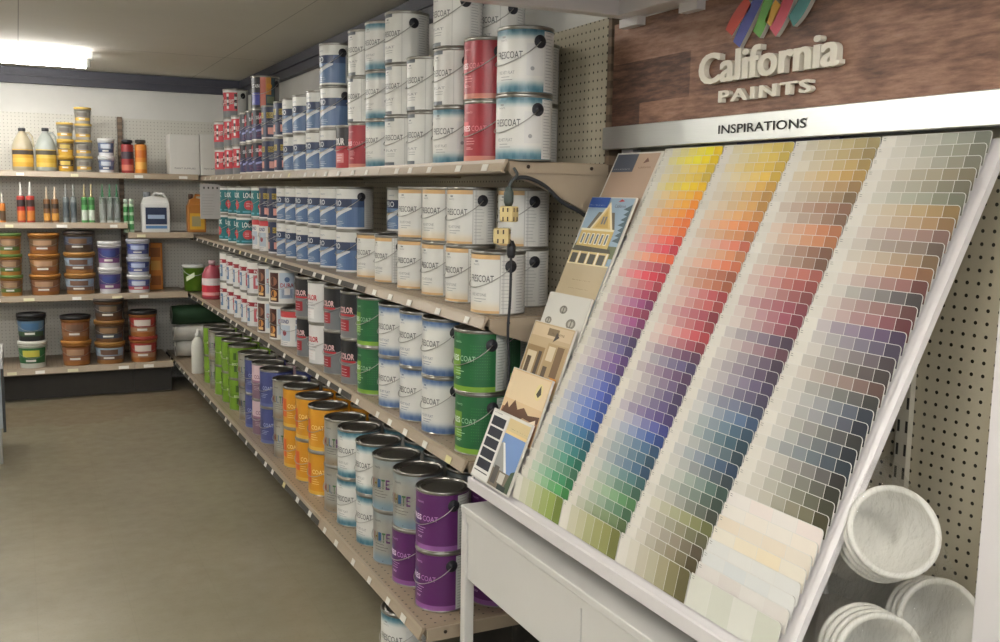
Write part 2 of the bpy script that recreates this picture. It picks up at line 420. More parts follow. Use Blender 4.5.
def mk_navyred():
    c = Can(lambda th, z, zc: (222, 220, 216) if zc < .014 else ((44, 46, 92) if zc < .11 else (30, 30, 44)), DZ)
    for k in range(-3, 4):
        a = k * 52; c.strip(A(a - 6), A(a + 8), .1, .165, (196, 60, 70)); c.strip(A(a - 22), A(a + 20), lambda s, a=a: .06 + .2 * (s - A(a)), lambda s, a=a: .072 + .2 * (s - A(a)), (150, 156, 206))
        c.text('SEAL', A(a - 20), .128, A(34), .02, (226, 224, 230), .015); c.lines(A(a - 18), A(a + 18), .024, .05, 4, (150, 90, 110))
    return c
def mk_navyyellow():
    c = Can(lambda th, z, zc: (222, 220, 216) if zc < .014 else (38, 48, 78), DZ)
    for k in range(-3, 4):
        a = k * 56; c.strip(A(a - 20), A(a + 18), .118, .15, (168, 146, 62)); c.text('DECK', A(a - 18), .124, A(34), .02, (60, 50, 30), .01)
        c.strip(A(a - 14), A(a + 14), .028, .066, (212, 150, 140)); c.lines(A(a - 18), A(a + 18), .08, .1, 3, (190, 194, 200))
    return c
def mk_tealred():
    c = Can(lambda th, z, zc: (220, 220, 216) if zc < .012 or zc > .168 else (30, 112, 118), DZ)
    for k in range(-2, 3):
        a = k * 75; c.text('LOOK', A(a - 26), .118, A(54), .032, (228, 232, 230), .03)
        c.strip(A(a - 24), A(a + 24), lambda s, a=a: .07 - math.sqrt(max(0, 1 - ((s - A(a)) / A(24)) ** 2)) * .03, lambda s, a=a: .07 + math.sqrt(max(0, 1 - ((s - A(a)) / A(24)) ** 2)) * .03, (206, 66, 72))
        c.lines(A(a - 14), A(a + 14), .06, .08, 3, (240, 220, 216)); c.strip(A(a - 30), A(a + 30), .022, .032, (90, 170, 190))
    return c
def mk_whitered():
    def f(th, z, zc):
        if zc > .14: return (224, 222, 216)
        if zc > .118: return (150, 40, 50)
        return (216, 216, 214)
    c = Can(f, sorted(DZ + [.118]))
    for k in range(-2, 3):
        a = k * 72; c.text('FORD', A(a - 22), .121, A(44), .015, (232, 224, 222), .03); c.strip(A(a - 26), A(a - 4), .03, .108, (196, 98, 108)); c.strip(A(a + 2), A(a + 24), .03, .108, (92, 128, 164)); c.strip(A(a - 16), A(a + 14), .05, .09, (206, 208, 214), .0007)
        c.lines(A(a - 24), A(a + 24), .012, .022, 2, (150, 150, 160))
    return c
def mk_photo():
    c = Can(lambda th, z, zc: (220, 219, 214), DZ)
    c.strip(A(-40), A(2), .012, .165, (74, 40, 34)); c.disc(A(-18), .055, .02, (206, 142, 74), .001); c.disc(A(-20), .12, .024, (150, 100, 76), .001); c.strip(A(-34), A(-6), .02, .034, (226, 190, 130), .0013)
    c.strip(A(6), A(62), .03, .165, (186, 200, 214)); c.text('DURA', A(10), .09, A(48), .022, (176, 60, 70), .02); c.strip(A(14), A(54), .034, .08, (66, 82, 128)); c.disc(A(34), .13, .014, (88, 112, 150), .001); c.strip(A(24), A(44), .05, .085, (220, 216, 214), .0008)
    c.lines(A(70), A(96), .03, .15, 12, (170, 170, 174)); back_panel(c); return c
def mk_whitephoto():
    c = Can(lambda th, z, zc: (220, 218, 214) if zc < .15 else (200, 70, 74), sorted(DZ))
    for a in (-70, -10, 55, 120): c.strip(A(a - 22), A(a + 24), .03, .11, (178, 190, 202)); c.disc(A(a), .07, .014, (150, 66, 76), .001); c.text('BOND', A(a - 20), .12, A(40), .02, (70, 84, 130), .02); c.lines(A(a - 20), A(a + 20), .012, .022, 2, (130, 130, 150))
    return c
def mk_color(white):
    top = (216, 214, 210) if white else (30, 30, 33)
    def f(th, z, zc):
        if zc > .1: return top
        return (112, 116, 118) if not white else (206, 206, 204)
    c = Can(f, DZ)
    for a in (8,):
        c.text('COLOR', A(a - 30), .104, A(56), .024, (188, 48, 58) if white else (216, 180, 180), .035)
        if not white: c.strip(A(a - 34), A(a + 30), .09, .099, (176, 40, 50)); c.strip(A(a - 30), A(a + 12), .03, .075, (150, 34, 44))
        else: c.strip(A(a - 30), A(a + 14), .02, .06, (224, 222, 220)); c.lines(A(a - 28), A(a + 20), .066, .09, 3, (120, 120, 124))
        c.lines(A(a - 28), A(a + 12), .036, .06, 3, (214, 190, 190))
    back_panel(c, (170, 172, 172), (120, 120, 120)); return c
def mk_lime():
    c = Can(lambda th, z, zc: (112, 150, 42) if not (.088 < zc < .1) else (100, 138, 38), DZ)
    for a in (-30, 26, 70): c.strip(A(a - 7), A(a + 7), .11, .15, (60, 90, 30)); c.strip(A(a - 4), A(a + 8), .04, .075, (58, 84, 40)); c.text('ECO', A(a - 14), .078, A(26), .014, (222, 236, 190), .02)
    back_panel(c, (140, 190, 70), (90, 130, 40)); return c
def mk_silver(txt, tint):
    def f(th, z, zc):
        return mix((178, 178, 172), tint, .65 * (1 - sstep(.015, .05, z)) + .25 * sstep(.14, .175, z))
    c = Can(f, DZ, 'tinlabel'); cols = [(150, 70, 70), (150, 130, 60), (70, 110, 150), (90, 130, 90), (120, 80, 130), (80, 84, 92)]
    w = A(12)
    for i, ch in enumerate(txt): c.text(ch, A(-12) + i * w, .08, w * .82, .034, cols[i % 6], .02)
    c.text('PAINTS', A(0), .15, A(20), .006, (90, 90, 90), .01); c.lines(A(0), A(44), .05, .07, 3, (110, 110, 108)); back_panel(c, (150, 152, 150), (110, 110, 110)); return c
def mk_violet():
    c = Can(lambda th, z, zc: (72, 80, 132) if zc > .02 else (92, 102, 150), DZ); c.text('COAT', A(12), .09, A(40), .018, (170, 178, 216), .01); c.strip(A(-30), A(10), .05, .12, (60, 66, 116)); c.lines(A(0), A(34), .05, .066, 3, (170, 178, 216)); back_panel(c, (120, 126, 176), (90, 96, 150)); return c
def mk_pink():
    c = Can(lambda th, z, zc: (206, 180, 186) if zc > .1 else (122, 96, 112), DZ); c.text('COAT', A(4), .11, A(44), .02, (110, 60, 90), .01); c.strip(A(-30), A(50), .09, .1, (150, 110, 130)); c.lines(A(0), A(34), .05, .066, 3, (190, 170, 180)); back_panel(c, (180, 170, 172)); return c
def mk_yellow():
    c = Can(lambda th, z, zc: (204, 142, 36) if zc > .016 else (212, 166, 66), DZ); c.strip(A(-34), A(4), .05, .135, (206, 96, 40)); c.text('COAT', A(10), .094, A(44), .019, (244, 214, 140), .01); c.lines(A(8), A(40), .05, .07, 3, (244, 214, 140)); back_panel(c, (230, 190, 90), (190, 140, 50)); return c
def mk_durared():
    c = Can(lambda th, z, zc: (34, 32, 36) if zc > .1 else (170, 40, 48), DZ)
    for a in (-50, 15, 80): c.text('DUR', A(a - 20), .106, A(42), .028, (230, 226, 224), .04); c.strip(A(a - 20), A(a + 18), .028, .07, (206, 130, 130)); c.lines(A(a - 16), A(a + 14), .036, .06, 3, (240, 230, 228))
    return c
def mk_wolf():
    c = Can(lambda th, z, zc: (30, 30, 36) if th < 14 else (196, 96, 70) if th < 40 else ((200, 140, 70) if th < 62 and zc > .09 else (60, 84, 92)) if th < 76 else (30, 32, 36), DZ)
    c.strip(A(-30), A(12), .02, .09, (66, 70, 150)); c.text('STAIN', A(-26), .12, A(38), .02, (226, 226, 230), .02); c.disc(A(52), .13, .016, (214, 150, 60), .001); c.strip(A(42), A(74), .03, .07, (112, 120, 96)); c.strip(A(78), A(150), .01, .175, (112, 112, 112)); return c
KINDS = dict(
    teal=(mk_teal, 'white can with teal bands'), gray=(mk_gray, 'white can with grey corner blocks'), blue=(mk_blue, 'white can with blue bands'),
    tan=(mk_tan, 'white can with tan bands'), green=(mk_green, 'dark green can'), red=(mk_red, 'red can'), purple=(mk_purple, 'purple can'),
    pro=(mk_pro, 'white and blue can'), check=(mk_check, 'red chequered can'), navyred=(mk_navyred, 'navy and red can'), navyyellow=(mk_navyyellow, 'navy and gold can'),
    tealred=(mk_tealred, 'teal can with red oval'), whitered=(mk_whitered, 'white and red can'), photo=(mk_photo, 'white can with brown picture'), whitephoto=(mk_whitephoto, 'white can with red top band'),
    black=(lambda: mk_color(False), 'black and grey can'), cwhite=(lambda: mk_color(True), 'white can with red lettering'), lime=(mk_lime, 'lime green can'),
    white=(lambda: mk_silver('WHITE', (120, 160, 190)), 'silver can'), multi=(lambda: mk_silver('MULTI', (150, 130, 104)), 'grey metallic can'),
    violet=(mk_violet, 'violet blue can'), pink=(mk_pink, 'pink and mauve can'), yellow=(mk_yellow, 'yellow can'), durared=(mk_durared, 'black and red can'), wolf=(mk_wolf, 'dark can with orange panel'))
lid = MB('metal', (150, 148, 142))
lid.lathe([(CR + .0003, .1795), (CR + .0018, .182), (CR + .0022, .187), (CR + .0012, .190), (CR - .002, .1902), (CR - .0035, .1875), (CR - .004, .183), (CR - .012, .1825), (CR - .0135, .186), (CR - .0155, .1862), (CR - .0175, .182), (CR - .03, .1815), (0, .1813)], 48, caps=False)
LID = lid.mesh('lid')
lid = MB('metal', (150, 148, 142))
lid.lathe([(CR + .0002, .0045), (CR + .0016, .003), (CR + .0018, .0008), (CR + .0004, .0)], 48, caps=False)
RIM = lid.mesh('bottom_rim')
wire = MB('metal', (168, 166, 160)); pts = []
for i in range(25):
    th = -PI / 2 + PI * i / 24; c_ = math.cos(th); R_ = CR + .0035 + .001 * c_
    pts.append((-R_ * math.cos(th), -R_ * math.sin(th), .146 - .066 * c_ ** .85 if c_ > 1e-6 else .146))
wire.tube(pts, .0015, 6); HANDLE = wire.mesh('handle')
EARS = []
for sg in (1, -1):
    e = MB('rubber', (36, 36, 42)); rot = Matrix.Rotation(sg * PI / 2, 3, 'X')
    e.lathe([(0, -.001), (.019, -.001), (.019, .0012), (.016, .0024), (.007, .0024), (.006, .0042), (0, .0044)], 20, o=(0, -sg * CR * .993, .146), rot=rot)
    EARS.append(e.mesh('ear'))
PROTO = {}
def can(kind, loc, rotz, label, group):
    if kind in PROTO: return dup(PROTO[kind], loc, rotz, label, group)
    c = KINDS[kind][0](); t = empty('paint_can', loc, label, 'paint can', group, rotz)
    part('can_body', c.mb.mesh('can_body'), t); part('lid', LID, t); part('bottom_rim', RIM, t); part('handle', HANDLE, t)
    for e in EARS: part('ear', e, t)
    PROTO[kind] = t; return t
ORD = 'zeroth first second third fourth fifth sixth seventh eighth ninth tenth eleventh twelfth thirteenth fourteenth fifteenth sixteenth seventeenth eighteenth nineteenth twentieth'.split()
def tier_name(i, n):
    if n == 1: return 'single'
    if n == 2: return ('lower', 'upper')[i]
    return ('bottom', 'middle', 'top')[i] if n == 3 else ('bottom', 'second', 'third', 'top')[i]
def solve_y(px, py, Xc, r=CR):
    d = ray(px, py); b = math.atan2(d.x, d.y); lo, hi = .5, 9.0
    for _ in range(60):
        m = (lo + hi) / 2; D = math.hypot(Xc, m); ph = math.atan2(Xc, m) - math.asin(r / D)
        if ph > b: lo = m
        else: hi = m
    return lo
BIAS = dict(wolf=42, photo=45, whitephoto=30, black=14, cwhite=14, lime=25, yellow=14, multi=12, white=8, pro=4, violet=15, pink=20, check=20)
def stack(kinds, x, y, z, where, rotj=6):
    n = len(kinds)
    for i, k in enumerate(kinds):
        if k is None: continue
        lab = f"{KINDS[k][1]}, {tier_name(i, n)} in {where}"
        can(k, (x + random.uniform(-.003, .003), y + random.uniform(-.002, .002), z + i * (CH + .0006)), math.radians(random.uniform(-rotj, rotj) + BIAS.get(k, 0)), lab, KINDS[k][1] + 's')

SHELF = {  # name: (front X, surface z, deck depth to the back panel)
    'top': (1.266, EYE + .098), 'second': (1.211, EYE - .358), 'third': (1.152, EYE - .782), 'bottom': (1.020, EYE - 1.277)}
FRONT = {
 'top': [(496, 120, ['teal', 'teal']), (463.6, 120, ['red', 'red']), (433, 120, ['teal', 'gray', 'gray']), (407, 130, ['gray', 'gray']), (385.5, 130, ['gray', 'gray', 'gray']),
         (365, 135, ['teal', 'teal', 'teal']), (348, 140, ['red', 'gray', 'gray']), (336, 140, ['durared']), (320, 140, ['pro', 'pro', 'pro']), (306.5, 140, ['pro', 'pro']), (293, 140, ['pro', 'pro']), (283, 140, ['pro', 'pro']),
         (274, 145, ['navyyellow', 'navyyellow']), (261.8, 145, ['navyyellow', 'navyyellow']), (252, 145, ['navyred', 'navyred', 'wolf']), (245.5, 145, ['navyred', 'navyred']), (239.5, 145, ['navyred', 'navyred']), (232, 150, ['check', 'check']), (224, 150, ['check', 'check', 'check']), (214.5, 150, ['check', 'check'])],
 'second': [(472, 270, ['tan']), (446, 250, ['tan', 'tan']), (422, 240, ['tan', 'tan']), (398, 230, ['tan', 'tan']), (375, 250, ['tan']), (357, 250, ['tan']),
         (336.5, 230, ['pro', 'pro']), (320.5, 230, ['pro', 'pro']), (307.5, 225, ['pro', 'pro']), (295.5, 225, ['pro', 'pro']), (285, 225, ['pro', 'pro']), (276.5, 225, ['pro', 'pro']),
         (268, 230, ['navyyellow', 'navyyellow']), (259.6, 230, ['whitephoto', 'navyyellow']), (251.6, 220, ['whitephoto', 'tealred']), (236.5, 220, ['tealred', 'tealred']), (228, 215, ['tealred', 'tealred']), (219, 215, ['tealred', 'tealred'])],
 'third': [(454.5, 390, ['green', 'green']), (421, 370, ['blue', 'blue']), (400, 360, ['blue', 'blue']), (378.7, 350, ['blue', 'blue']), (357.5, 340, ['green', 'green']), (341, 330, ['black', 'black']), (324, 320, ['black', 'black']),
         (308.4, 310, ['cwhite', 'cwhite']), (296, 310, ['black', 'black']), (280, 310, ['whitephoto']), (268.7, 300, ['photo', 'photo']), (257.5, 290, ['photo', 'photo']), (247, 290, ['whitered', 'whitered']), (240.2, 285, ['whitered', 'whitered']), (233.2, 285, ['whitered', 'whitered']), (226.7, 280, ['whitered', 'whitered']), (219.8, 280, ['whitered', 'whitered'])],
 'bottom': [(416, 555, ['purple', 'purple']), (392.5, 530, ['purple', 'white']), (373, 510, ['white', 'white']), (355.5, 490, ['teal', 'teal']), (337.5, 470, ['teal', 'teal']), (324.5, 460, ['multi', 'multi']),
         (308.5, 440, ['yellow', 'yellow']), (295.7, 430, ['yellow', 'yellow']), (283, 420, ['yellow', 'yellow']), (273.5, 410, ['multi', 'multi']), (260.3, 400, ['violet', 'violet']), (252, 395, ['pink', 'pink']), (245.5, 390, ['violet', 'violet']), (238.3, 380, ['multi', 'multi']),
         (228.8, 370, ['lime', 'lime']), (221.6, 365, ['lime', 'lime']), (214.6, 360, ['lime', 'lime']), (209, 355, ['multi', 'multi']), (203.4, 350, ['lime', 'lime'])]}
INSET = {'top': .003, 'second': .014, 'third': .016, 'bottom': .045}
FY = {}
for sh, cols in FRONT.items():
    fx, z = SHELF[sh]; prev = None; FY[sh] = []
    for k, (px, py, kinds) in enumerate(cols):
        xc = fx + INSET[sh] + CR + .002; 
        if sh == 'second' and k > 0: xc += .05
        y = solve_y(px, py, xc)
        if prev is not None: y = max(y, prev + 2 * CR + .006 if not (sh == 'second' and k == 1) else prev + .12)
        prev = y; FY[sh].append((xc, y, kinds))
        w = (ORD[k + 1] + ' front stack from near end' if k < 9 else ORD[len(cols) - k] + ' front stack from far end') + f', {sh} shelf'
        if sh == 'bottom': w = w.replace('bottom shelf', 'lowest shelf')
        stack(kinds, xc, y, z, w)
# second row, where the photograph shows it between or behind the front cans
def solve_right(px, py, Xc, r=CR):
    d = ray(px, py); b = math.atan2(d.x, d.y); lo, hi = .5, 9.0
    for _ in range(60):
        m = (lo + hi) / 2; D = math.hypot(Xc, m)
        if math.atan2(Xc, m) + math.asin(r / D) > b: lo = m
        else: hi = m
    return lo
def row2(sh, entries):
    fx, z = SHELF[sh]
    for xc, y, kinds, where in entries: stack(kinds, xc, y, z, where)
row2('top', [(1.526, solve_right(558.5, 100, 1.526), ['gray', 'gray'], 'back row behind nearest cans, top shelf'), (1.526, solve_right(524, 10, 1.526), ['red', 'gray', 'gray'], 'back row behind red cans, top shelf')])
row2('second', [(1.475, solve_right(548.5, 240, 1.475), ['tan', 'tan'], 'back row beside bracket, second shelf'), (1.515, 4.02, ['pro', 'pro'], 'back row behind front cans, second shelf')])
row2('third', [(1.43, 2.84, ['green', 'green'], 'back row behind green pair, third shelf')])
bk = []
for i, (xc, y, kinds) in enumerate(FY['bottom']):
    bk.append((xc + .172, y - (.05 if i else .035), ['purple', 'purple'] if i < 1 else kinds, f"{ORD[i + 1] if i < 10 else ORD[len(FY['bottom']) - i]} back stack from {'near' if i < 10 else 'far'} end, lowest shelf"))
row2('bottom', bk)
p = at(382, 620, Z=.10)
tag(can('teal', (1.07, solve_y(381, 625, 1.07), 0), .1, 'white can with teal top standing on the floor under the lowest shelf', None), 'white can with teal top standing on the floor under the lowest shelf', 'paint can', 'floor can')

# ------------------------------------------------------------------ shelving along the right wall
YE = 2.55; PEGX = 1.615; YW = 8.10; WX = 1.68
ZC = EYE + .862
BACKY = {'top': 7.72, 'second': 7.67, 'third': 7.61, 'bottom': 7.48}
def shelf_unit(sh, y0, y1, idx, nsec, near):
    fx, z = SHELF[sh]; z -= .0005
    pos = ('nearest', 'second', 'third', 'farthest')[idx]
    nm = {'top': 'top', 'second': 'second', 'third': 'third', 'bottom': 'lowest'}[sh]
    t = empty('gondola_shelf', (fx, y0, z), f"tan metal shelf, {pos} section of the {nm} level on the paint aisle", 'shelf', 'tan paint aisle shelves')
    L = y1 - y0 - .003; D = PEGX - .004 - fx
    m = MB('deck'); m.box((.012, 0, -.028), (D, L, 0), bev=.002); m.build('deck', t)
    m = MB('tan')       # lip + slanted ticket channel
    m.prism([(0, 0, .004), (.010, 0, .004), (.010, 0, -.004), (.006, 0, -.008), (-.005, 0, -.030), (.002, 0, -.035), (-.004, 0, -.036), (-.012, 0, -.031), (-.002, 0, -.006)][::-1], (0, L, 0))
    m.build('price_rail', t)
    if idx > 0 and sh != 'top':
        m = MB('matte', (66, 63, 57)); m.prism([(-.0056, 0, -.009), (-.0056, L, -.009), (-.0124, L, -.0295), (-.0124, 0, -.0295)], (-.0006, 0, .0002)); m.build('ticket_strip', t)
    yy = .05 + random.uniform(0, .1); k = 0
    while yy < L - .08:
        m = MB('paper'); w = random.choice((.03, .035, .04)); c = random.choice([(214, 212, 204)] * 9 + [(212, 204, 150)])
        m.prism([(-.0062, yy, -.009), (-.0062, yy + w, -.009), (-.0131, yy + w, -.0285), (-.0131, yy, -.0285)], (-.0012, 0, .0004), c)
        m.build('price_tag', t); yy += random.uniform(.13, .26); k += 1
    if near:
        m = MB('tan')
        if sh != 'bottom':
            m.prism([(.010, 0, -.004), (D, 0, -.004), (D, 0, -.034), (.010, 0, -.034)], (0, -.010, 0))
            m.prism([(.012, .004, -.034), (D, .004, -.034), (D, .004, -.16), (D - .06, .004, -.15), (.10, .004, -.066), (.03, .004, -.048)], (0, -.008, 0))
        else: m.prism([(.012, 0, -.001), (D, 0, -.001), (D, 0, -.04), (.012, 0, -.04)], (0, -.010, 0))
        m.build('end_bracket', t)
        for xx in (.07, D - .06):
            m = MB('metal', (70, 60, 52)); m.lathe([(.0055, 0), (.0055, .003), (.003, .0045), (0, .0045)], 12, o=(xx, -.010, -.016), rot=Matrix.Rotation(PI / 2, 3, 'X')); m.build('bolt', t)
    else:
        m = MB('tan')
        if sh != 'bottom': m.prism([(.03, .01, -.0285), (D, .01, -.0285), (D, .01, -.036), (.03, .01, -.036)], (0, .005, 0)); m.build('bracket', t)
    if sh == 'bottom':
        m = MB('kick'); m.box((.30, 0, -z), (.33, L, -.03)); m.build('kick_plate', t)
        m = MB('kick'); m.box((.12, .02, -z), (.15, .05, -.03)) if False else m.box((.33, .02, -z), (D - .01, .05, -.03)); m.build('base_leg', t)
for sh in SHELF:
    ends = [YE, 3.63, 4.88, 6.12, YW - .03]
    for i in range(4): shelf_unit(sh, ends[i], ends[i + 1], i, 4, i == 0)
for i, (a, b) in enumerate(zip([YE + .02, 3.63, 4.88, 6.12], [3.63, 4.88, 6.12, YW - .03])):
    m = MB('peg_side'); m.box((0, a + .001, .02), (.02, b - .001, EYE + .532)); o = m.build('pegboard_panel', None, (PEGX, 0, 0))
    tag(o, f"beige perforated back board behind the {('nearest', 'second', 'third', 'farthest')[i]} section of paint cans", 'pegboard', 'pegboards behind the paint cans')
for i, y in enumerate((YE - .002,)):
    m = MB('upright'); m.box((0, 0, 0), (.05, .02, EYE + .535), bev=.002); tag(m.build('upright_post', None, (PEGX - .002, y, 0)), 'slotted brown upright at the near end of the paint shelves', 'upright')

# ------------------------------------------------------------------ shelving along the back wall
XR = {'top': 1.24, 'second': 1.185, 'third': 1.126, 'bottom': .99}
ZB = {'top': EYE + .106, 'second': EYE - .257, 'third': EYE - .772, 'bottom': EYE - 1.272, 'jog': EYE - .328}
XS = .72     # upright between the two back sections
def back_shelf(sh, x0, x1, zkey, txt):
    yf = BACKY[sh]; z = ZB[zkey]; D = YW - .02 - yf
    t = empty('wall_shelf', (x0, yf, z), txt, 'shelf', 'tan shelves on the back wall'); L = x1 - x0 - .002
    m = MB('deck'); m.box((0, .012, -.028), (L, D, 0), bev=.002); m.build('deck', t)
    m = MB('tan'); m.prism([(0, 0, .004), (0, .010, .004), (0, .010, -.004), (0, .004, -.010), (0, -.006, -.036), (0, .002, -.042), (0, -.006, -.042), (0, -.014, -.036), (0, -.002, -.006)], (L, 0, 0)); m.build('price_rail', t)
    xx = .06
    while xx < L - .1:
        m = MB('paper'); w = random.choice((.05, .06, .07)); m.prism([(xx, -.0066, -.012), (xx + w, -.0066, -.012), (xx + w, -.0142, -.033), (xx, -.0142, -.033)], (0, -.0012, .0003), random.choice([(216, 214, 206), (216, 214, 206), (206, 200, 166)])); m.build('price_tag', t)
        xx += random.uniform(.16, .36)
    if sh == 'bottom':
        m = MB('kick'); m.box((0, .10, -z), (L, .13, -.03)); m.build('kick_plate', t)
for sh, nm in (('top', 'top'), ('second', 'second'), ('third', 'third'), ('bottom', 'lowest')):
    back_shelf(sh, -1.3, XS, sh, f"long tan {nm} shelf on the back wall, left of the upright")
    back_shelf(sh, XS, XR[sh], 'jog' if sh == 'second' else sh, f"short tan {nm} shelf on the back wall, beside the aisle corner")
m = MB('upright'); m.box((0, 0, 0), (.035, .02, EYE + .535), bev=.002); tag(m.build('upright_post', None, (XS - .017, YW - .045, 0)), 'slotted brown upright on the back wall behind the white tubs', 'upright')
m = MB('peg_back'); m.box((0, 0, .001), (XS + 1.3 - .019, .016, EYE + .537)); tag(m.build('pegboard_panel', None, (-1.3, YW - .018, 0)), 'pale perforated board on the back wall left of the upright', 'pegboard')
m = MB('peg_back'); m.box((0, 0, .001), (PEGX - XS - .02, .016, EYE + .527)); tag(m.build('pegboard_panel', None, (XS + .019, YW - .018, 0)), 'pale perforated board on the back wall right of the upright', 'pegboard')

# ------------------------------------------------------------------ room shell
X0, Y0 = -7.0, -3.0
m = MB('floor'); m.box((X0, Y0, -.1), (WX + .1, YW + .1, 0)); struct(m.build('floor'))
m = MB('ceiling'); m.box((X0, Y0, ZC), (WX + .1, YW + .1, ZC + .1)); struct(m.build('ceiling'))
m = MB('wall'); m.box((WX, Y0, 0), (WX + .1, YW + .1, ZC)); struct(m.build('wall_right'))
m = MB('wall'); m.box((X0, YW, 0), (WX, YW + .1, ZC)); struct(m.build('wall_back'))
m = MB('wall'); m.box((X0 - .1, Y0, 0), (X0, YW + .1, ZC)); struct(m.build('wall_left'))
m = MB('beam'); m.box((X0, YW - .045, EYE + .745), (WX - .05, YW - .001, ZC - .004), bev=.004); m.box((X0, YW - .055, EYE + .80), (WX - .05, YW - .04, ZC - .004)); struct(m.build('trim_1'))
m = MB('beam'); m.box((WX - .045, 0.0, EYE + .745), (WX - .001, YW - .001, ZC - .004), bev=.004); m.box((WX - .06, 0, EYE + .80), (WX - .04, YW - .05, ZC - .004)); struct(m.build('trim_2'))

# ------------------------------------------------------------------ lamps
def lamp(x0, x1, y, label, group='shop lights'):
    t = empty('fluorescent_light', ((x0 + x1) / 2, y, ZC - .001), label, 'ceiling light', group); L = (x1 - x0) / 2
    m = MB('paint', (226, 226, 222)); m.prism([(-L, -.035, -.05), (-L, -.03, -.056), (-L, .03, -.056), (-L, .035, -.05), (-L, .035, 0), (-L, -.035, 0)], (2 * L, 0, 0)); m.build('housing', t)
    for yy in (-.055, .055):
        m = MB('tube'); m.lathe([(.0185, -L + .03), (.0185, L - .03)], 12, o=(0, yy, -.078), rot=Matrix.Rotation(PI / 2, 3, 'Y')); m.build('tube', t)
    for sx in (-1, 1):
        m = MB('paint', (200, 200, 196)); m.box((sx * (L - .03) - .012, -.09, -.105), (sx * (L - .03) + .012, .09, -.05), bev=.004); m.build('socket', t)
lamp(-2.0, .47, 6.95, 'long bright fluorescent ceiling light near the back wall')
lamp(-2.2, .25, 3.4, 'fluorescent ceiling light over the middle of the aisle')
lamp(-1.9, .55, .55, 'fluorescent ceiling light over the colour display end of the aisle')
lamp(-.9, 1.5, -.5, 'added unseen fluorescent fill light behind the viewpoint')  # added out of view to brighten the pails and pegboard beside the display
lamp(-6.2, -3.75, 6.95, 'fluorescent ceiling light over the next aisle, far end')
lamp(-6.2, -3.75, 3.4, 'fluorescent ceiling light over the next aisle, middle')

# ------------------------------------------------------------------ colour display
YL, YR = 2.482, 1.217                      # left and right ends of the display
PO = Vector((1.143, 0, EYE - .827)); PW = Vector((1, 0, 2.0)).normalized(); PN = Vector((-PW.z, 0, PW.x)); PU = Vector((0, -1, 0))
def pan(y, w, n=0.0): return Vector((PO.x, y, PO.z)) + PW * w + PN * n
WT = 1.058
disp = empty('color_display', (1.4, 1.85, 0), 'white slanted paint colour display on a two-drawer table with wooden sign board above', 'display stand')
def dp(m, name, label=None): 
    o = m.build(name, disp, None, label); o.matrix_parent_inverse = Matrix.Translation((-1.4, -1.85, 0)); return o
m = MB('white'); q = [pan(YL, .0, -.003), pan(YL, WT, -.003), pan(YL, WT, -.011), pan(YL, 0, -.011)]; m.prism(q, (0, YR - YL, 0)); dp(m, 'slanted_panel')
m = MB('white'); q = [pan(YL, -.004, .026), pan(YL, .034, .026), pan(YL, .034, .012), pan(YL, .02, -.004), pan(YL, -.004, -.022)]
q = [Vector((PO.x + a_, YL, PO.z + b_)) for a_, b_ in ((-.013, .018), (-.008, .021), (-.008, -.004), (.002, -.004), (.002, -.012), (-.013, -.012))]
m.prism(q, (0, YR - YL, 0)); dp(m, 'front_lip')
for y, nm in ((YR - .0121, 'side_rim'), (YL, 'side_rim')):
    m = MB('white'); q = [pan(y, .0, .002), pan(y, WT, .002), pan(y, WT, -.012), pan(y, 0.0, -.012)]; m.prism(q, (0, .012, 0)); dp(m, nm)
# table with two drawers
TX, TZ = 1.118, EYE - .893
YSEAM = at(581.5, 604, X=TX + .008).y
m = MB('cab'); m.box((TX, 1.06, TZ - .022), (1.572, YL + .018, TZ), bev=.003); dp(m, 'table_top')
for x in (TX + .001, 1.541):
    for y in (YL + .017 - .032, 1.062):
        m = MB('cab'); m.box((x, y, 0), (x + .03, y + .032, TZ - .022), bev=.003); dp(m, 'leg')
for k, (ya, yb) in enumerate(((1.097, YSEAM - .002), (YSEAM + .002, YL - .0165))):
    m = MB('cab'); m.box((TX + .008, ya, TZ - .215), (1.535, yb, TZ - .024), bev=.002); o = dp(m, 'drawer')
m = MB('cab'); m.box((TX + .004, 1.095, TZ - .045), (TX + .02, YL - .016, TZ - .0222)); dp(m, 'apron_rail')
# sign board
HX = 1.600
m = MB('wood'); m.box((HX, YR - .35, EYE + .19), (HX + .02, YL + .03, EYE + .50)); dp(m, 'sign_board')
m = MB('strip'); m.box((HX - .014, YR - .35, EYE + .139), (HX + .012, YL + .058, EYE + .204), bev=.002); dp(m, 'metal_strip')
m = MB('matte', (58, 58, 58)); a = at(718, 135, X=HX - .0155); b = at(806, 127, X=HX - .0155)
put_text(m, 'INSPIRATIONS', (HX - .0155, a.y, EYE + .160), PU, (0, 0, 1), a.y - b.y, .0215, None, .012); dp(m, 'strip_lettering', 'dark INSPIRATIONS lettering')
m = MB('letter'); a = at(697, 92, X=HX - .02); b = at(838, 74, X=HX - .02)
bold_text(m, 'California', (HX - .002, a.y, EYE + .288), PU, (0, 0, 1), (-1, 0, 0), a.y - b.y, .076, .016, .012, 1.0, .007); dp(m, 'brand_lettering', 'raised cream California lettering')
m = MB('letter'); a = at(716, 108, X=HX - .02); b = at(809, 98, X=HX - .02)
bold_text(m, 'PAINTS', (HX - .002, a.y, EYE + .238), PU, (0, 0, 1), (-1, 0, 0), a.y - b.y, .0285, .013, .02, 1.25, .004); dp(m, 'brand_lettering', 'raised cream PAINTS lettering')
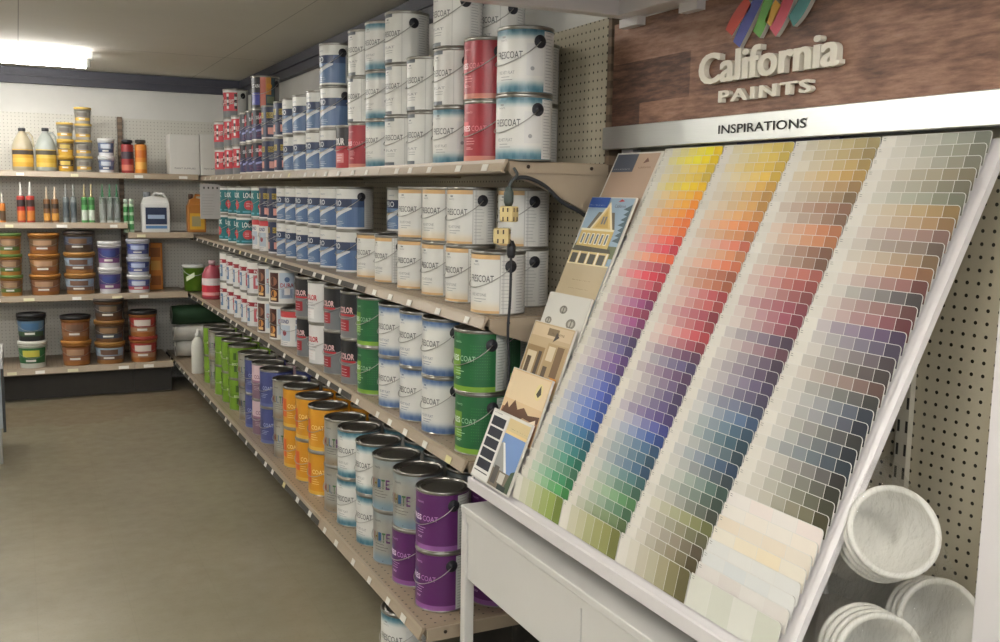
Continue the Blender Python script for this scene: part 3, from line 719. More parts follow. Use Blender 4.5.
def stroke(p0, p1, p2, w, col):
    """brush stroke: a curved ribbon of thickness on the board, from bottom p0 through p1 to top p2 (y, z)"""
    L, Rr = [], []
    for i in range(9):
        t = i / 8; q = (1 - t) ** 2 * Vector(p0) + 2 * t * (1 - t) * Vector(p1) + t * t * Vector(p2)
        d = (2 * (1 - t) * (Vector(p1) - Vector(p0)) + 2 * t * (Vector(p2) - Vector(p1))).normalized(); nn = Vector((-d.y, d.x)); ww = w * (.85 + .3 * t * (1 - t) * 2)
        L.append(q + nn * ww / 2); Rr.append(q - nn * ww / 2)
    m = MB('paint', col); m.prism([(HX - .002, q.x, q.y) for q in L + Rr[::-1]], (-.012, 0, 0), None, None, (206, 202, 190)); dp(m, 'brush_stroke')
def hp(px, py): a = at(680 + px * .2182, py * .2182, X=HX - .014); return (a.y, a.z)
for a, b, c, wd, col in (((224, 150), (255, 80), (318, 4), .037, (196, 70, 52)), ((258, 204), (300, 110), (368, -20), .036, (66, 74, 150)), ((350, 158), (385, 90), (410, -20), .036, (92, 158, 60)),
                         ((402, 110), (425, 60), (450, 10), .030, (212, 160, 50)), ((424, 148), (460, 90), (505, -20), .037, (190, 66, 84)), ((508, 98), (548, 50), (590, -30), .036, (50, 118, 116))):
    stroke(hp(*a), hp(*b), hp(*c), wd, col)
# uprights of the display and canopy
m = MB('white'); m.box((1.42, .985, 0), (1.465, 1.052, EYE + .135), bev=.003); dp(m, 'post')
m = MB('white'); m.box((1.625, YL - .05, TZ), (1.655, YL + .01, EYE + .138), bev=.003); dp(m, 'post')
cz0, cz1 = EYE + .502, EYE + .555
m = MB('white'); m.box((1.06, 2.385, cz0), (1.60, 2.43, cz1), bev=.003); m.box((1.06, 0.9, cz0), (1.10, 2.385, cz1), bev=.003); m.box((1.53, 0.9, cz0), (1.60, 2.385, cz1), bev=.003); dp(m, 'canopy_frame')
m = MB('white'); m.box((1.06, .9, cz1), (1.60, 2.43, cz1 + .01)); dp(m, 'canopy_top')
for (pa, pb) in (((606 + 17, 26), (641, 26)), ((683, 4), (701, 4))):
    a = at(*pa, X=1.585); b = at(*pb, X=1.585); m = MB('white'); m.box((1.572, b.y, EYE + .478), (1.5995, a.y, cz0)); dp(m, 'canopy_block')
disp_children_done = True
# wall behind the display
m = MB('peg_side'); m.box((0, .60, .02), (.018, YL + .03, EYE + .14)); tag(m.build('pegboard_panel', None, (1.661, 0, 0)), 'beige perforated board behind the slanted colour display', 'pegboard')
a = at(893, 450, X=1.655)
m = MB('slotted'); m.box((0, 0, 0), (.014, .032, EYE + .13), bev=.001); tag(m.build('slotted_standard', None, (1.6465, 1.405, 0)), 'beige slotted standard on the perforated board beside the plastic pails', 'upright')
a = at(742, 140, X=1.65); b = at(846, 130, X=1.65)
m = MB('paper', (128, 122, 152)); m.box((0, 0, 0), (.01, a.y - b.y, .30), bev=.001); tag(m.build('backing_sheet', None, (1.634, b.y, EYE - .16)), 'lavender grey sheet tucked behind the colour cards under the metal strip', 'sheet')
m = MB('matte', (44, 46, 66)); m.box((0, 0, 0), (.02, .16, .62), bev=.002); tag(m.build('binder', None, (1.638, 1.455, EYE - .49)), 'dark navy folder standing behind the colour cards beside the slotted standard', 'folder')

# ------------------------------------------------------------------ paint chip cards
def keyed(keys, n):
    out = []
    for i in range(n):
        t = i / (n - 1) * (len(keys) - 1); k = min(int(t), len(keys) - 2); out.append(mix(keys[k], keys[k + 1], t - k))
    return out
C1 = [(222, 190, 30), (224, 192, 26), (204, 176, 62), (196, 166, 66), (224, 180, 36), (226, 152, 46), (228, 138, 46), (234, 126, 48), (220, 114, 58), (215, 108, 60), (202, 74, 62), (186, 58, 70), (222, 100, 66), (150, 56, 66), (186, 50, 64), (160, 62, 74), (140, 48, 72), (126, 56, 100), (130, 50, 76), (122, 54, 100), (104, 62, 98), (72, 60, 96), (66, 58, 100), (88, 62, 114), (86, 62, 112), (66, 72, 130), (62, 74, 142), (58, 74, 148), (60, 84, 152), (54, 82, 152), (46, 82, 152), (36, 86, 126), (30, 88, 106), (30, 92, 92), (26, 96, 76), (58, 104, 80), (38, 110, 70), (54, 124, 64), (110, 126, 56)]
C2 = [(186, 166, 88), (184, 160, 76), (188, 158, 70), (192, 162, 66), (194, 152, 70), (172, 134, 70), (160, 118, 72), (190, 146, 74), (182, 118, 76), (206, 122, 70), (156, 108, 70), (190, 96, 78), (176, 118, 78), (190, 104, 74), (152, 90, 68), (156, 94, 66), (146, 56, 62), (156, 70, 64), (130, 50, 62), (122, 50, 62), (168, 66, 66), (158, 56, 66), (110, 58, 70), (76, 58, 88), (66, 62, 96), (88, 62, 88), (76, 62, 92), (70, 60, 92), (66, 56, 92), (74, 60, 104), (66, 66, 124), (40, 62, 130), (46, 76, 110), (54, 84, 104), (46, 72, 86), (44, 74, 110), (56, 98, 78), (58, 90, 74), (78, 126, 74), (60, 92, 72), (86, 104, 66), (112, 114, 62)]
C3 = [(150, 136, 96), (146, 128, 88), (152, 130, 84), (166, 136, 76), (160, 126, 82), (128, 108, 80), (120, 98, 74), (132, 92, 76), (120, 98, 80), (176, 110, 76), (168, 112, 78), (116, 82, 66), (102, 80, 64), (158, 92, 80), (138, 66, 62), (128, 70, 66), (112, 62, 66), (124, 54, 66), (112, 52, 66), (104, 54, 62), (62, 54, 72), (98, 66, 76), (68, 56, 72), (66, 54, 70), (70, 60, 84), (60, 54, 80), (76, 70, 84), (58, 76, 104), (54, 76, 104), (42, 66, 80), (40, 66, 78), (46, 62, 70), (40, 60, 84), (48, 58, 66), (50, 72, 68), (64, 84, 68), (48, 54, 58), (76, 82, 60), (112, 112, 60), (78, 76, 66), (84, 74, 56), (78, 70, 46), (92, 86, 54)]
C4 = [(118, 120, 108), (112, 112, 98), (108, 106, 92), (118, 110, 90), (106, 102, 86), (110, 112, 96), (132, 108, 70), (128, 100, 68), (120, 94, 86), (104, 90, 80), (118, 96, 72), (130, 94, 68), (104, 66, 62), (66, 62, 62), (98, 66, 64), (98, 54, 58), (68, 54, 78), (62, 56, 72), (64, 56, 60), (60, 54, 52), (86, 66, 60), (60, 60, 58), (48, 54, 64), (44, 48, 58), (52, 52, 50), (40, 46, 52), (46, 56, 64), (50, 48, 46), (52, 52, 44), (60, 60, 46), (66, 62, 42)]
LGT = {1: (212, 208, 196), 2: (214, 209, 198), 3: (214, 210, 200), 4: (212, 208, 198)}
def hue_name(c):
    r, g, b = c; mx, mn = max(c), min(c); l = (mx + mn) / 2
    if mx - mn < 22: return 'charcoal' if l < 75 else 'grey' if l < 160 else 'off-white'
    if r == mx and g >= b: 
        h = (g - b) / (mx - mn)
        if h > .75: return 'yellow' if l > 120 else 'olive'
        if h > .42: return 'orange' if (mx - mn) > 130 else 'brown' if l < 130 else 'tan'
        return 'red' if l > 80 and mx - mn > 70 else 'red-brown'
    if r == mx: return 'magenta' if (r - b) < 60 else 'crimson'
    if g == mx: return 'lime' if r > b + 20 and (mx - mn) > 45 else 'teal' if b > r + 20 else 'green'
    return 'teal-blue' if g > r + 18 else 'blue' if b - r > 45 else 'purple'
NROW = 39; PITCH = (1.064 - .094) / (NROW - 1)
EDGE = [2.240, 1.988, 1.735, 1.484, 1.226]
COLNAME = ['leftmost', 'second', 'third', 'rightmost']
CW = .246
def card(c, k, dark, wide):
    """k counts from the top; local axes: x along the row (to the right), y up the panel, z out"""
    y0 = EDGE[c]; wid = EDGE[c] - EDGE[c + 1] - .003
    fromb = NROW - 1 - k; w0 = .030 if fromb == 0 else .094 + (fromb - 1) * PITCH
    vis = .064 if fromb == 0 else PITCH; lowh = 0.0 if fromb == 0 else .016
    h = vis + lowh; rr = .008
    m = MB('paper', (214, 212, 206))
    def Q(x, y, z=0.0): return PU * x + PW * y + PN * (z + .006 + .26 * y)
    arc = [(wid - rr + rr * math.sin(a), h - rr + rr * math.cos(a)) for a in (0, PI / 6, PI / 3, PI / 2)]
    out = [(0, 0), (wid, 0)] + arc[::-1] + [(0, h)]
    a = m.verts([Q(x, y, 0) for x, y in out]); b = m.verts([Q(x, y, -.0012) for x, y in out]); n = len(out)
    m.face(range(a, a + n)); m.face(range(b + n - 1, b - 1, -1))
    for i in range(n): m.face((a + i, b + i, b + (i + 1) % n, a + (i + 1) % n))
    lt = LGT[c + 1]; nch = 4 if wide else 7; cw = wid / nch; rnd = random.Random(c * 100 + k)
    g = rnd.uniform(.75, 1.35); step = rnd.choice((0, 0, 1)); cols = []
    sat = mix(dark, (255, 255, 255), .2); mxs = max(sat); mns = min(sat); avg = sum(sat) / 3
    sat = tuple(max(20, min(235, avg + (v - avg) * 1.35)) for v in sat)
    for i in range(nch):
        if wide: q = mix(wide, (222, 220, 214), rnd.uniform(0, .8))
        else:
            t = (i / 6) ** g
            q = mix(lt, sat, t / .8) if t < .8 else mix(sat, dark, (t - .8) / .2)
            jt = rnd.uniform(-5, 5); q = tuple(max(16, min(230, v + jt)) for v in q)
        cols.append(q)
    for i in range(nch):
        x0 = i * cw + (.0008 if i else .0); x1 = (i + 1) * cw - .0004; y1 = h - .0012
        if i == nch - 1: q = [(x0, .0), (wid - .0008, .0)] + [(wid - rr + (rr - .0008) * math.sin(t), h - rr + (rr - .0012) * math.cos(t)) for t in (PI / 2, PI / 3, PI / 6, 0)] + [(x0, y1)]
        else: q = [(x0, 0), (x1, 0), (x1, y1), (x0, y1)]
        m.poly([Q(x, y, .0003) for x, y in q], cols[i])
    if True:
        for j in range(2): m.poly([Q(.004, h - .006 - j * .004, .0006), Q(.010 + .004 * rnd.random(), h - .006 - j * .004, .0006), Q(.010, h - .0048 - j * .004, .0006), Q(.004, h - .0048 - j * .004, .0006)], (140, 138, 132))
    o = m.build('paint_chip_card', None, pan(y0, w0 - lowh, 0))
    nm = 'white' if wide else hue_name(dark)
    ro = f"{ORD[k + 1]} from the top" if k < 20 else (f"{ORD[NROW - k]} from the bottom" if NROW - k > 1 else "lowest of all")
    tag(o, f"paint chip card fading to {nm}, {ro}, {COLNAME[c]} chip column" if not wide else f"off-white paint chip card, {ro}, {COLNAME[c]} chip column", 'paint chip card', 'paint chip cards')
wides = [(226, 214, 208), (228, 218, 204), (222, 208, 186), (228, 214, 184), (208, 210, 208), (204, 208, 208), (210, 204, 198), (198, 200, 186)]
for c, keys in enumerate((C1, C2, C3, C4)):
    nn = NROW if c < 3 else NROW - 8
    ks = keyed(keys, nn)
    for k in range(nn): card(c, k, ks[k], None)
    if c == 3:
        for j in range(8): card(c, nn + j, (200, 200, 190), wides[j])

# ------------------------------------------------------------------ brochures in the left column
def brochure(y0, y1, w0, w1, n0, n1, label, draw, thick=.006):
    """leaning booklet: local u 0..1 (left-right), v 0..1 (bottom-top)"""
    m = MB('paper', (206, 202, 192)); wid = y0 - y1
    def Q(u, v, z=0.0): return PU * (u * wid) + PW * ((w1 - w0) * v) + PN * (n0 + (n1 - n0) * v + z)
    q = [Q(0, 0), Q(1, 0), Q(1, 1), Q(0, 1)]; m.prism(q, PN * (-thick))
    lay = [.0003]
    def P(pts, col): m.poly([Q(u, v, lay[0]) for u, v in pts], col); lay[0] += .00006
    def T(s, u, v, wu, hv, col, bold=.0): put_text(m, s, Q(u, v, lay[0]), PU, PW, wu * wid, hv * (w1 - w0), col, bold)
    draw(P, T); o = m.build('color_brochure', None, pan(y0, w0)); tag(o, label, 'brochure', 'brochures on the colour display'); return o
def R(a, b, c, d): return [(a, b), (c, b), (c, d), (a, d)]
def d_tan(P, T):
    P(R(.03, .02, .95, .98), (176, 152, 132)); P(R(.03, .76, .50, .98), (88, 92, 102)); T('INTERIOR', .07, .79, .36, .025, (190, 190, 194)); T('California', .60, .80, .26, .03, (120, 90, 78)); P([(.66, .86), (.72, .93), (.78, .88)], (110, 80, 70))
    P(R(.10, .10, .95, .16), (110, 90, 74))
    for i in range(9): P(R(.12 + i * .09, .14, .17 + i * .09, .24 + .02 * (i % 3)), (86, 70, 60))
def d_house(P_, T):
    def P(pts, col): P_([(u, v if v < .05 else .42 + .58 * (v - .2) / .8) for u, v in pts], col)
    P(R(.02, .01, .98, .99), (150, 172, 190)); P(R(.02, .30, .98, .44), (116, 124, 96)); 
    for i in range(7): P([(.82 + .02 * (i % 3), .5 + i * .06), (.98, .48 + i * .06), (.98, .56 + i * .06)], (86, 104, 110))
    P([(.02, .42), (.30, .82), (.66, .82), (.80, .62), (.80, .42)], (112, 106, 92)); P([(.24, .62), (.49, .92), (.74, .62)], (214, 186, 118)); P([(.22, .61), (.49, .945), (.76, .61), (.71, .61), (.49, .89), (.27, .61)], (228, 214, 176))
    P([(.34, .64), (.49, .84), (.64, .64)], (196, 164, 96)); P(R(.44, .68, .48, .77), (120, 120, 116)); P(R(.50, .68, .54, .77), (120, 120, 116))
    P(R(.06, .38, .80, .62), (208, 182, 116)); P(R(.04, .60, .80, .625), (232, 222, 190))
    for i in range(6): P(R(.12 + i * .11, .44, .19 + i * .11, .57), (236, 230, 208)); P(R(.135 + i * .11, .45, .175 + i * .11, .56), (110, 122, 130))
    P([(.0, .36), (.08, .42), (.86, .40), (.92, .35)], (96, 92, 80)); P(R(.02, .20, .90, .355), (214, 194, 140))
    for i in range(4): P(R(.06 + i * .21, .21, .20 + i * .21, .33), (92, 90, 84)); P(R(.22 + i * .21, .20, .25 + i * .21, .35), (238, 232, 214))
    P(R(.02, .19, .98, .215), (226, 214, 176)); P_(R(.02, .01, .98, .42), (188, 172, 142)); T('Exteriors', .30, .29, .42, .06, (110, 92, 66)); T('COLOR COLLECTION', .28, .22, .46, .018, (120, 100, 76))
    P(R(.02, .87, .46, .99), (38, 76, 150)); T('EXTERIOR', .05, .925, .34, .016, (206, 216, 230)); T('California', .62, .91, .24, .028, (110, 100, 110)); P([(.66, .94), (.72, .975), (.80, .95)], (190, 80, 80))
def d_leaf(P, T):
    P(R(.01, .01, .99, .99), (208, 206, 198))
    for u, v, s in ((.45, .72, .09), (.18, .48, .08), (.72, .50, .11)):
        P([(u + s * math.cos(2 * PI * i / 14), v + s * .85 * math.sin(2 * PI * i / 14)) for i in range(14)], (128, 124, 114)); P([(u + s * .6 * math.cos(2 * PI * i / 10), v + s * .5 * math.sin(2 * PI * i / 10)) for i in range(10)], (176, 172, 160)); P(R(u - .01, v - s * .7, u + .01, v + s * .7), (100, 96, 88))
    T('Color Guide', .3, .2, .4, .05, (150, 146, 136))
def d_rooms(P, T):
    P(R(.01, .01, .99, .99), (186, 164, 130)); P(R(.03, .80, .97, .97), (202, 182, 150)); P(R(.40, .84, .66, .94), (128, 110, 84)); P(R(.03, .02, .46, .66), (150, 124, 88)); P(R(.07, .06, .30, .58), (206, 190, 160)); P(R(.1, .1, .2, .5), (96, 80, 62)); P(R(.34, .04, .42, .6), (86, 74, 62))
    P(R(.5, .02, .97, .74), (174, 150, 112)); P(R(.54, .5, .7, .7), (210, 196, 168)); P(R(.74, .3, .9, .72), (120, 96, 70)); P(R(.78, .1, .94, .3), (204, 136, 60)); P(R(.54, .08, .64, .42), (96, 82, 66)); P([(.58, .76), (.7, .84), (.62, .90)], (70, 62, 56)); T('Rooms', .5, .86, .3, .05, (110, 90, 66))
def d_sepia(P, T):
    P(R(.01, .01, .99, .99), (214, 186, 146)); P(R(.03, .55, .97, .97), (222, 200, 164)); P(R(.03, .03, .97, .42), (150, 108, 78)); P([(.03, .3), (.12, .5), (.2, .42), (.3, .56), (.42, .44), (.56, .5), (.7, .42), (.97, .46), (.97, .36), (.03, .26)], (96, 66, 48)); P([(.2, .1), (.6, .36), (.9, .34), (.5, .06)], (190, 158, 124)); P([(.5, .2), (.9, .4), (.92, .34), (.58, .14)], (230, 214, 190))
    P([(.78 + .09 * math.cos(2 * PI * i / 14), .78 + .12 * math.sin(2 * PI * i / 14)) for i in range(14)], (222, 206, 150)); P([(.73, .74), (.79, .88), (.84, .76), (.79, .70)], (66, 62, 50))
def d_fres(P, T):
    P(R(.01, .01, .99, .99), (208, 206, 198)); P(R(.46, .78, .98, .96), (206, 186, 140)); T('FRESCOAT', .47, .83, .5, .075, (84, 86, 70)); P(R(.46, .75, .98, .79), (222, 196, 140)); P(R(.46, .02, .98, .75), (112, 142, 190)); P([(.46, .60), (.52, .64), (.74, .24), (.46, .2)], (150, 150, 146)); P([(.50, .62), (.55, .62), (.80, .26), (.75, .24)], (226, 226, 222)); P(R(.46, .02, .98, .26), (116, 106, 92)); P(R(.5, .06, .62, .3), (84, 80, 74)); P(R(.66, .1, .8, .24), (196, 190, 178)); P([(.84, .03), (.98, .03), (.98, .34), (.9, .3)], (66, 84, 60)); P(R(.7, .02, .9, .09), (40, 50, 46))
    P(R(.02, .02, .44, .97), (222, 220, 214))
    for i in range(5): P(R(.06, .155 + i * .155, .40, .285 + i * .155), (34, 36, 48))
    P(R(.05, .10, .40, .115), (60, 60, 66)); T('EXTERIOR', .06, .945, .2, .018, (90, 90, 96))
BY0, BY1 = 2.474, 2.2425
brochure(BY0 - .0, BY1, .800, 1.058, .010, .016, 'tan brochure with slate blue corner, topmost in the left pockets', d_tan)
brochure(BY0, BY1, .545, .905, .012, .034, 'brochure with a yellow house on the cover', d_house)
brochure(BY0, BY1, .44, .600, .012, .030, 'white leaflet with grey leaf roundels below the yellow house brochure', d_leaf)
brochure(BY0, BY1, .30, .505, .012, .036, 'brown brochure of room pictures above the sepia landscape brochure', d_rooms)
brochure(BY0, BY1, .16, .355, .012, .036, 'sepia landscape brochure with a tree emblem', d_sepia)
brochure(BY0 + .004, BY1, .022, .225, .018, .036, 'colour leaflet with five navy swatches, lowest in the left pockets', d_fres)

# ------------------------------------------------------------------ nested plastic pails beside the display
def tubs():
    m = MB('plastic', (214, 212, 204)); r1, r0, h = .075, .063, .15
    prof = [(0, 0), (r0, 0), (r0 + .001, .003), (r1 - .002, h - .012), (r1 + .004, h - .012), (r1 + .006, h - .006), (r1 + .005, h), (r1 - .003, h), (r1 - .006, h - .004), (r0 - .003, .004), (0, .004)]
    m.lathe(prof, 40, caps=False); return m.mesh('plastic_pail')
TUB = tubs()
def sleeve(px, py, yf, n, name, ax):
    c = at(px, py, Y=yf); ax = Vector(ax).normalized(); rot = ax.to_track_quat('Z', 'Y').to_matrix().to_4x4()
    c.z = max(c.z, TZ + .083)
    for i in range(n):
        o = bpy.data.objects.new('plastic_pail', TUB); COL.objects.link(o)
        o.matrix_world = Matrix.Translation(c - ax * (.15 + i * .022)) @ rot
        tag(o, f"white plastic pail, {('outermost', 'second', 'third', 'innermost')[i]} of the nested {name} sleeve beside the colour display", 'plastic pail', 'nested white pails')
sleeve(895, 531, 1.15, 4, 'topmost', (-.42, -.84, .5)); sleeve(862, 588, 1.31, 3, 'left', (-.25, -.9, .3)); sleeve(941, 624, 1.14, 3, 'right', (-.36, -.88, .3)); sleeve(880, 660, 1.13, 4, 'lower middle', (-.34, -.88, .16))
def film():
    m = MB('film'); rnd = random.Random(3)
    rows = [[(812, 640), (842, 650), (884, 652), (930, 648), (962, 646)], [(826, 590), (852, 596), (892, 598), (930, 596), (966, 600)], [(838, 540), (858, 535), (894, 540), (926, 548), (956, 572)], [(850, 500), (868, 490), (894, 488), (918, 506), (944, 540)], [(866, 470), (876, 464), (890, 462), (906, 476), (926, 510)], [(872, 462), (880, 456), (890, 454), (902, 468), (918, 498)]]
    dep = [.0, .012, .0, -.004, .05, .13]; g = []
    for r_, row in enumerate(rows):
        vs = []
        for k in range(len(row) * 3 - 2):
            a, f = divmod(k, 3); b = min(a + 1, len(row) - 1); x = row[a][0] + (row[b][0] - row[a][0]) * f / 3; y = row[a][1] + (row[b][1] - row[a][1]) * f / 3
            vs.append(at(x + rnd.uniform(-2, 2), y + rnd.uniform(-3, 3), Y=1.088 + dep[r_] + rnd.uniform(-.008, .008)))
        g.append(m.verts(vs)); n = len(vs)
    for a, b in zip(g, g[1:]):
        for i in range(n - 1): m.face((a + i, a + i + 1, b + i + 1, b + i), None, None, True)
    o = m.build('plastic_bag'); md = o.modifiers.new('sub', 'SUBSURF'); md.levels = 2; md.render_levels = 2
    tag(o, 'crumpled clear plastic wrapping around the nested white pails', 'plastic wrap')
film()

# ------------------------------------------------------------------ back wall goods
def pxw(px, py, Y): return at(px, py, Y=Y)
PAIL = {}
def pail(x0, x1, ytop, z, yc, body, lidc, labcols, label, group, rim=None, hscale=None, h=None):
    a = at(x0, 250, Y=yc); b = at(x1, 250, Y=yc); r = (b.x - a.x) / 2; h = h
    t = empty('plastic_tub', ((a.x + b.x) / 2, yc, z), label, 'tub', group)
    m = MB('plastic', body); m.lathe([(r * .86, 0), (r * .87, .004), (r * .95, h * .80), (r * .99, h * .80), (r * .99, h * .84), (r * .96, h * .84), (r * .96, h * .9)], 28, body, caps=True)
    def ring(z0, z1, s0, s1, col, d):
        k = 10
        for i in range(k):
            q = []
            for (tt, zz) in ((s0 + (s1 - s0) * i / k, z0), (s0 + (s1 - s0) * (i + 1) / k, z0), (s0 + (s1 - s0) * (i + 1) / k, z1), (s0 + (s1 - s0) * i / k, z1)):
                rr = r * (.87 + .08 * (zz / (h * .8))) + d; an = -PI / 2 - .2 + math.radians(tt); q.append((rr * math.cos(an), rr * math.sin(an), zz))
            m.poly(q, col)
    for i, (z0, z1, s0, s1, col) in enumerate(labcols): ring(z0 * h, z1 * h, s0, s1, col, .0008 + .0005 * i)
    m.build('tub_body', t)
    m = MB('plastic', lidc); m.lathe([(r * .97, h * .86), (r * 1.02, h * .86), (r * 1.02, h * .985), (r * .97, h), (r * .9, h), (r * .88, h * .97), (0, h * .97)], 28); m.build('lid', t)
    m = MB('metal', (150, 150, 146)); m.tube([((r * 1.0 + .003) * math.cos(u), (r * 1.0 + .003) * math.sin(u), h * (.80 - .42 * math.sin(-u) ** .8 if math.sin(-u) > 1e-6 else .80)) for u in [-PI * i / 16 for i in range(17)]], .0014, 5); m.build('handle', t)
    return h
def stack_pails(x0, x1, ybot, ytop, sh, z, items, where, group):
    yc = BACKY[sh] + .02 + .5 * (at(x1, 250, Y=7.8).x - at(x0, 250, Y=7.8).x); n = len(items)
    h = (at((x0 + x1) / 2, ytop, Y=yc).z - z) / n
    for i, (nm, body, lidc, lab) in enumerate(items):
        pail(x0, x1, 0, z + i * (h + .0004), yc, body, lidc, lab, f"{nm}, {tier_name(i, n)} of {where}" if n > 1 else f"{nm} {where}", group, h=h)
OB = (158, 104, 52)
def lab(c1, c2, c3): return [(.18, .74, -75, 75, c1), (.18, .36, -70, 70, c2), (.42, .66, -34, 40, c3), (.24, .32, -20, 24, (224, 222, 214))]
orange = lambda c1=(132, 92, 66): ('orange tub with brown label', OB, (172, 118, 54), lab(c1, (150, 100, 70), (176, 140, 110)))
greenb = ('orange tub with green band', (176, 124, 60), (96, 124, 60), lab((122, 92, 72), (92, 116, 60), (160, 130, 100)))
blueb = ('orange tub with pale blue band', (160, 112, 60), (164, 120, 60), lab((150, 168, 186), (120, 92, 76), (110, 84, 70)))
darkb = ('dark tub with blue band', (96, 80, 66), (58, 50, 46), lab((92, 100, 120), (84, 66, 54), (120, 92, 70)))
z3 = ZB['third'] + .0005
stack_pails(-2, 22, 290, 233, 'third', z3, [greenb, greenb, greenb], 'the leftmost stack on the third back shelf', 'orange tubs on the back shelves')
stack_pails(28, 60, 290, 233, 'third', z3, [orange(), orange((150, 110, 70)), orange((120, 96, 70))], 'the brown-label stack on the third back shelf', 'orange tubs on the back shelves')
stack_pails(63, 95, 290, 231, 'third', z3, [blueb, blueb, darkb], 'the blue-band stack on the third back shelf', 'orange tubs on the back shelves')
wb = ('white tub with purple blue label', (222, 222, 224), (226, 226, 226), lab((76, 68, 122), (130, 84, 130), (60, 72, 130)))
wb2 = ('white tub with blue label', (206, 208, 216), (196, 198, 210), lab((70, 80, 140), (90, 96, 150), (170, 180, 210)))
stack_pails(97, 121, 290, 241, 'third', z3, [wb, wb], 'the white pair left of the upright', 'white tubs on the third back shelf')
stack_pails(126, 150, 288, 239, 'third', z3, [('white tub with red and blue label', (224, 224, 224), (228, 228, 228), lab((90, 100, 160), (190, 90, 100), (200, 206, 220))), wb2, wb2], 'the white stack right of the upright', 'white tubs on the third back shelf')
zb_ = ZB['bottom'] + .0005
stack_pails(13, 43, 362, 313, 'bottom', zb_, [('white tub with green label', (210, 214, 206), (222, 222, 214), lab((52, 108, 66), (46, 96, 60), (196, 190, 80))), ('black tub with blue label', (44, 46, 48), (30, 30, 32), lab((84, 112, 138), (56, 80, 56), (70, 110, 150)))], 'the leftmost lowest-shelf pair', 'tubs on the lowest back shelf')
stack_pails(57, 88, 358, 315, 'bottom', zb_, [orange((140, 90, 60)), ('orange tub with black lid', OB, (36, 34, 34), lab((136, 88, 60), (150, 110, 80), (120, 90, 70)))], 'the lowest-shelf pair beside the dark stack', 'tubs on the lowest back shelf')
stack_pails(91, 122, 356, 298, 'bottom', zb_, [blueb, ('brown tub with dark label', (120, 84, 52), (150, 108, 56), lab((84, 70, 60), (70, 80, 96), (140, 110, 80))), ('dark brown tub', (110, 76, 50), (62, 54, 48), lab((70, 64, 62), (90, 70, 56), (120, 100, 80)))], 'the lowest-shelf stack left of the upright', 'tubs on the lowest back shelf')
redt = ('orange tub with red band', (166, 104, 52), (156, 60, 50), lab((160, 58, 52), (170, 130, 98), (216, 206, 196)))
stack_pails(126, 155, 354, 310, 'bottom', zb_, [redt, ('red banded tub with black lid', (166, 104, 52), (34, 32, 32), redt[3])], 'the red pair right of the upright', 'tubs on the lowest back shelf')
zt = ZB['top'] + .0005
yb = ('small grey tub with gold lid', (150, 148, 140), (204, 170, 84), lab((140, 138, 130), (206, 166, 74), (110, 104, 96))); yb2 = ('small yellow tub', (206, 164, 66), (206, 166, 70), lab((84, 70, 52), (210, 160, 60), (206, 180, 90)))
stack_pails(61, 78, 168, 123, 'top', zt, [yb2, ('small yellow tub', (206, 164, 66), (206, 170, 84), lab((110, 96, 76), (206, 160, 60), (190, 166, 90))), yb], 'the three-high stack beside the jugs', 'small tubs on the top back shelf')
stack_pails(79, 96, 168, 108, 'top', zt, [yb, yb, yb, yb], 'the four-high stack on the top back shelf', 'small tubs on the top back shelf')
wt = ('small white tub with blue label', (216, 218, 220), (226, 226, 224), lab((96, 110, 140), (80, 90, 120), (190, 196, 206)))
stack_pails(101, 118, 170, 139, 'top', zt, [wt, wt], 'the white pair on the top back shelf', 'small tubs on the top back shelf')

def jug(x0, x1, ytop, sh, z, liquid, labc, cap, label, group=None, yoff=.02, name='jug'):
    yc = BACKY[sh] + yoff + .06; a = at(x0, 160, Y=yc); b = at(x1, 160, Y=yc); r = (b.x - a.x) / 2; h = at((x0 + x1) / 2, ytop, Y=yc).z - z
    t = empty('plastic_jug', ((a.x + b.x) / 2, yc, z), label, 'jug', group)
    m = MB('plastic', liquid); m.lathe([(r * .92, 0), (r, .01), (r, h * .5), (r * .97, h * .58), (r * .72, h * .74), (r * .42, h * .86), (r * .30, h * .90), (r * .30, h * .94)], 26)
    for i in range(14):
        u0, u1 = (-PI * .88 + PI * .76 * i / 14, -PI * .88 + PI * .76 * (i + 1) / 14); R_ = r + .001
        for z0, z1, c in ((.10, .50, labc[0]), (.38, .48, labc[1]), (.2, .3, labc[2])):
            R2 = R_ + (.0006 if z1 - z0 < .2 else 0); m.poly([(R2 * math.cos(u0), R2 * math.sin(u0), h * z0), (R2 * math.cos(u1), R2 * math.sin(u1), h * z0), (R2 * math.cos(u1), R2 * math.sin(u1), h * z1), (R2 * math.cos(u0), R2 * math.sin(u0), h * z1)], c)
    m.build('jug_body', t)
    m = MB('plastic', liquid); m.tube([(r * .3, 0, h * .88), (r * .62, 0, h * .90), (r * .92, 0, h * .80), (r * .98, 0, h * .66), (r * .97, 0, h * .56)], r * .11, 8); m.build('handle', t)
    m = MB('plastic', cap); m.lathe([(r * .34, h * .925), (r * .34, h * .995), (r * .28, h)], 18); m.build('cap', t)
jug(12, 34, 128, 'top', zt, (168, 158, 134), ((204, 158, 60), (70, 62, 56), (216, 176, 80)), (48, 50, 56), 'clear gallon jug with orange label, left of the two jugs', 'jugs on the top back shelf')
jug(35.5, 57, 128, 'top', zt, (156, 162, 156), ((206, 176, 84), (80, 74, 62), (196, 160, 60)), (48, 50, 56), 'clear gallon jug with yellow label, right of the two jugs', 'jugs on the top back shelf')
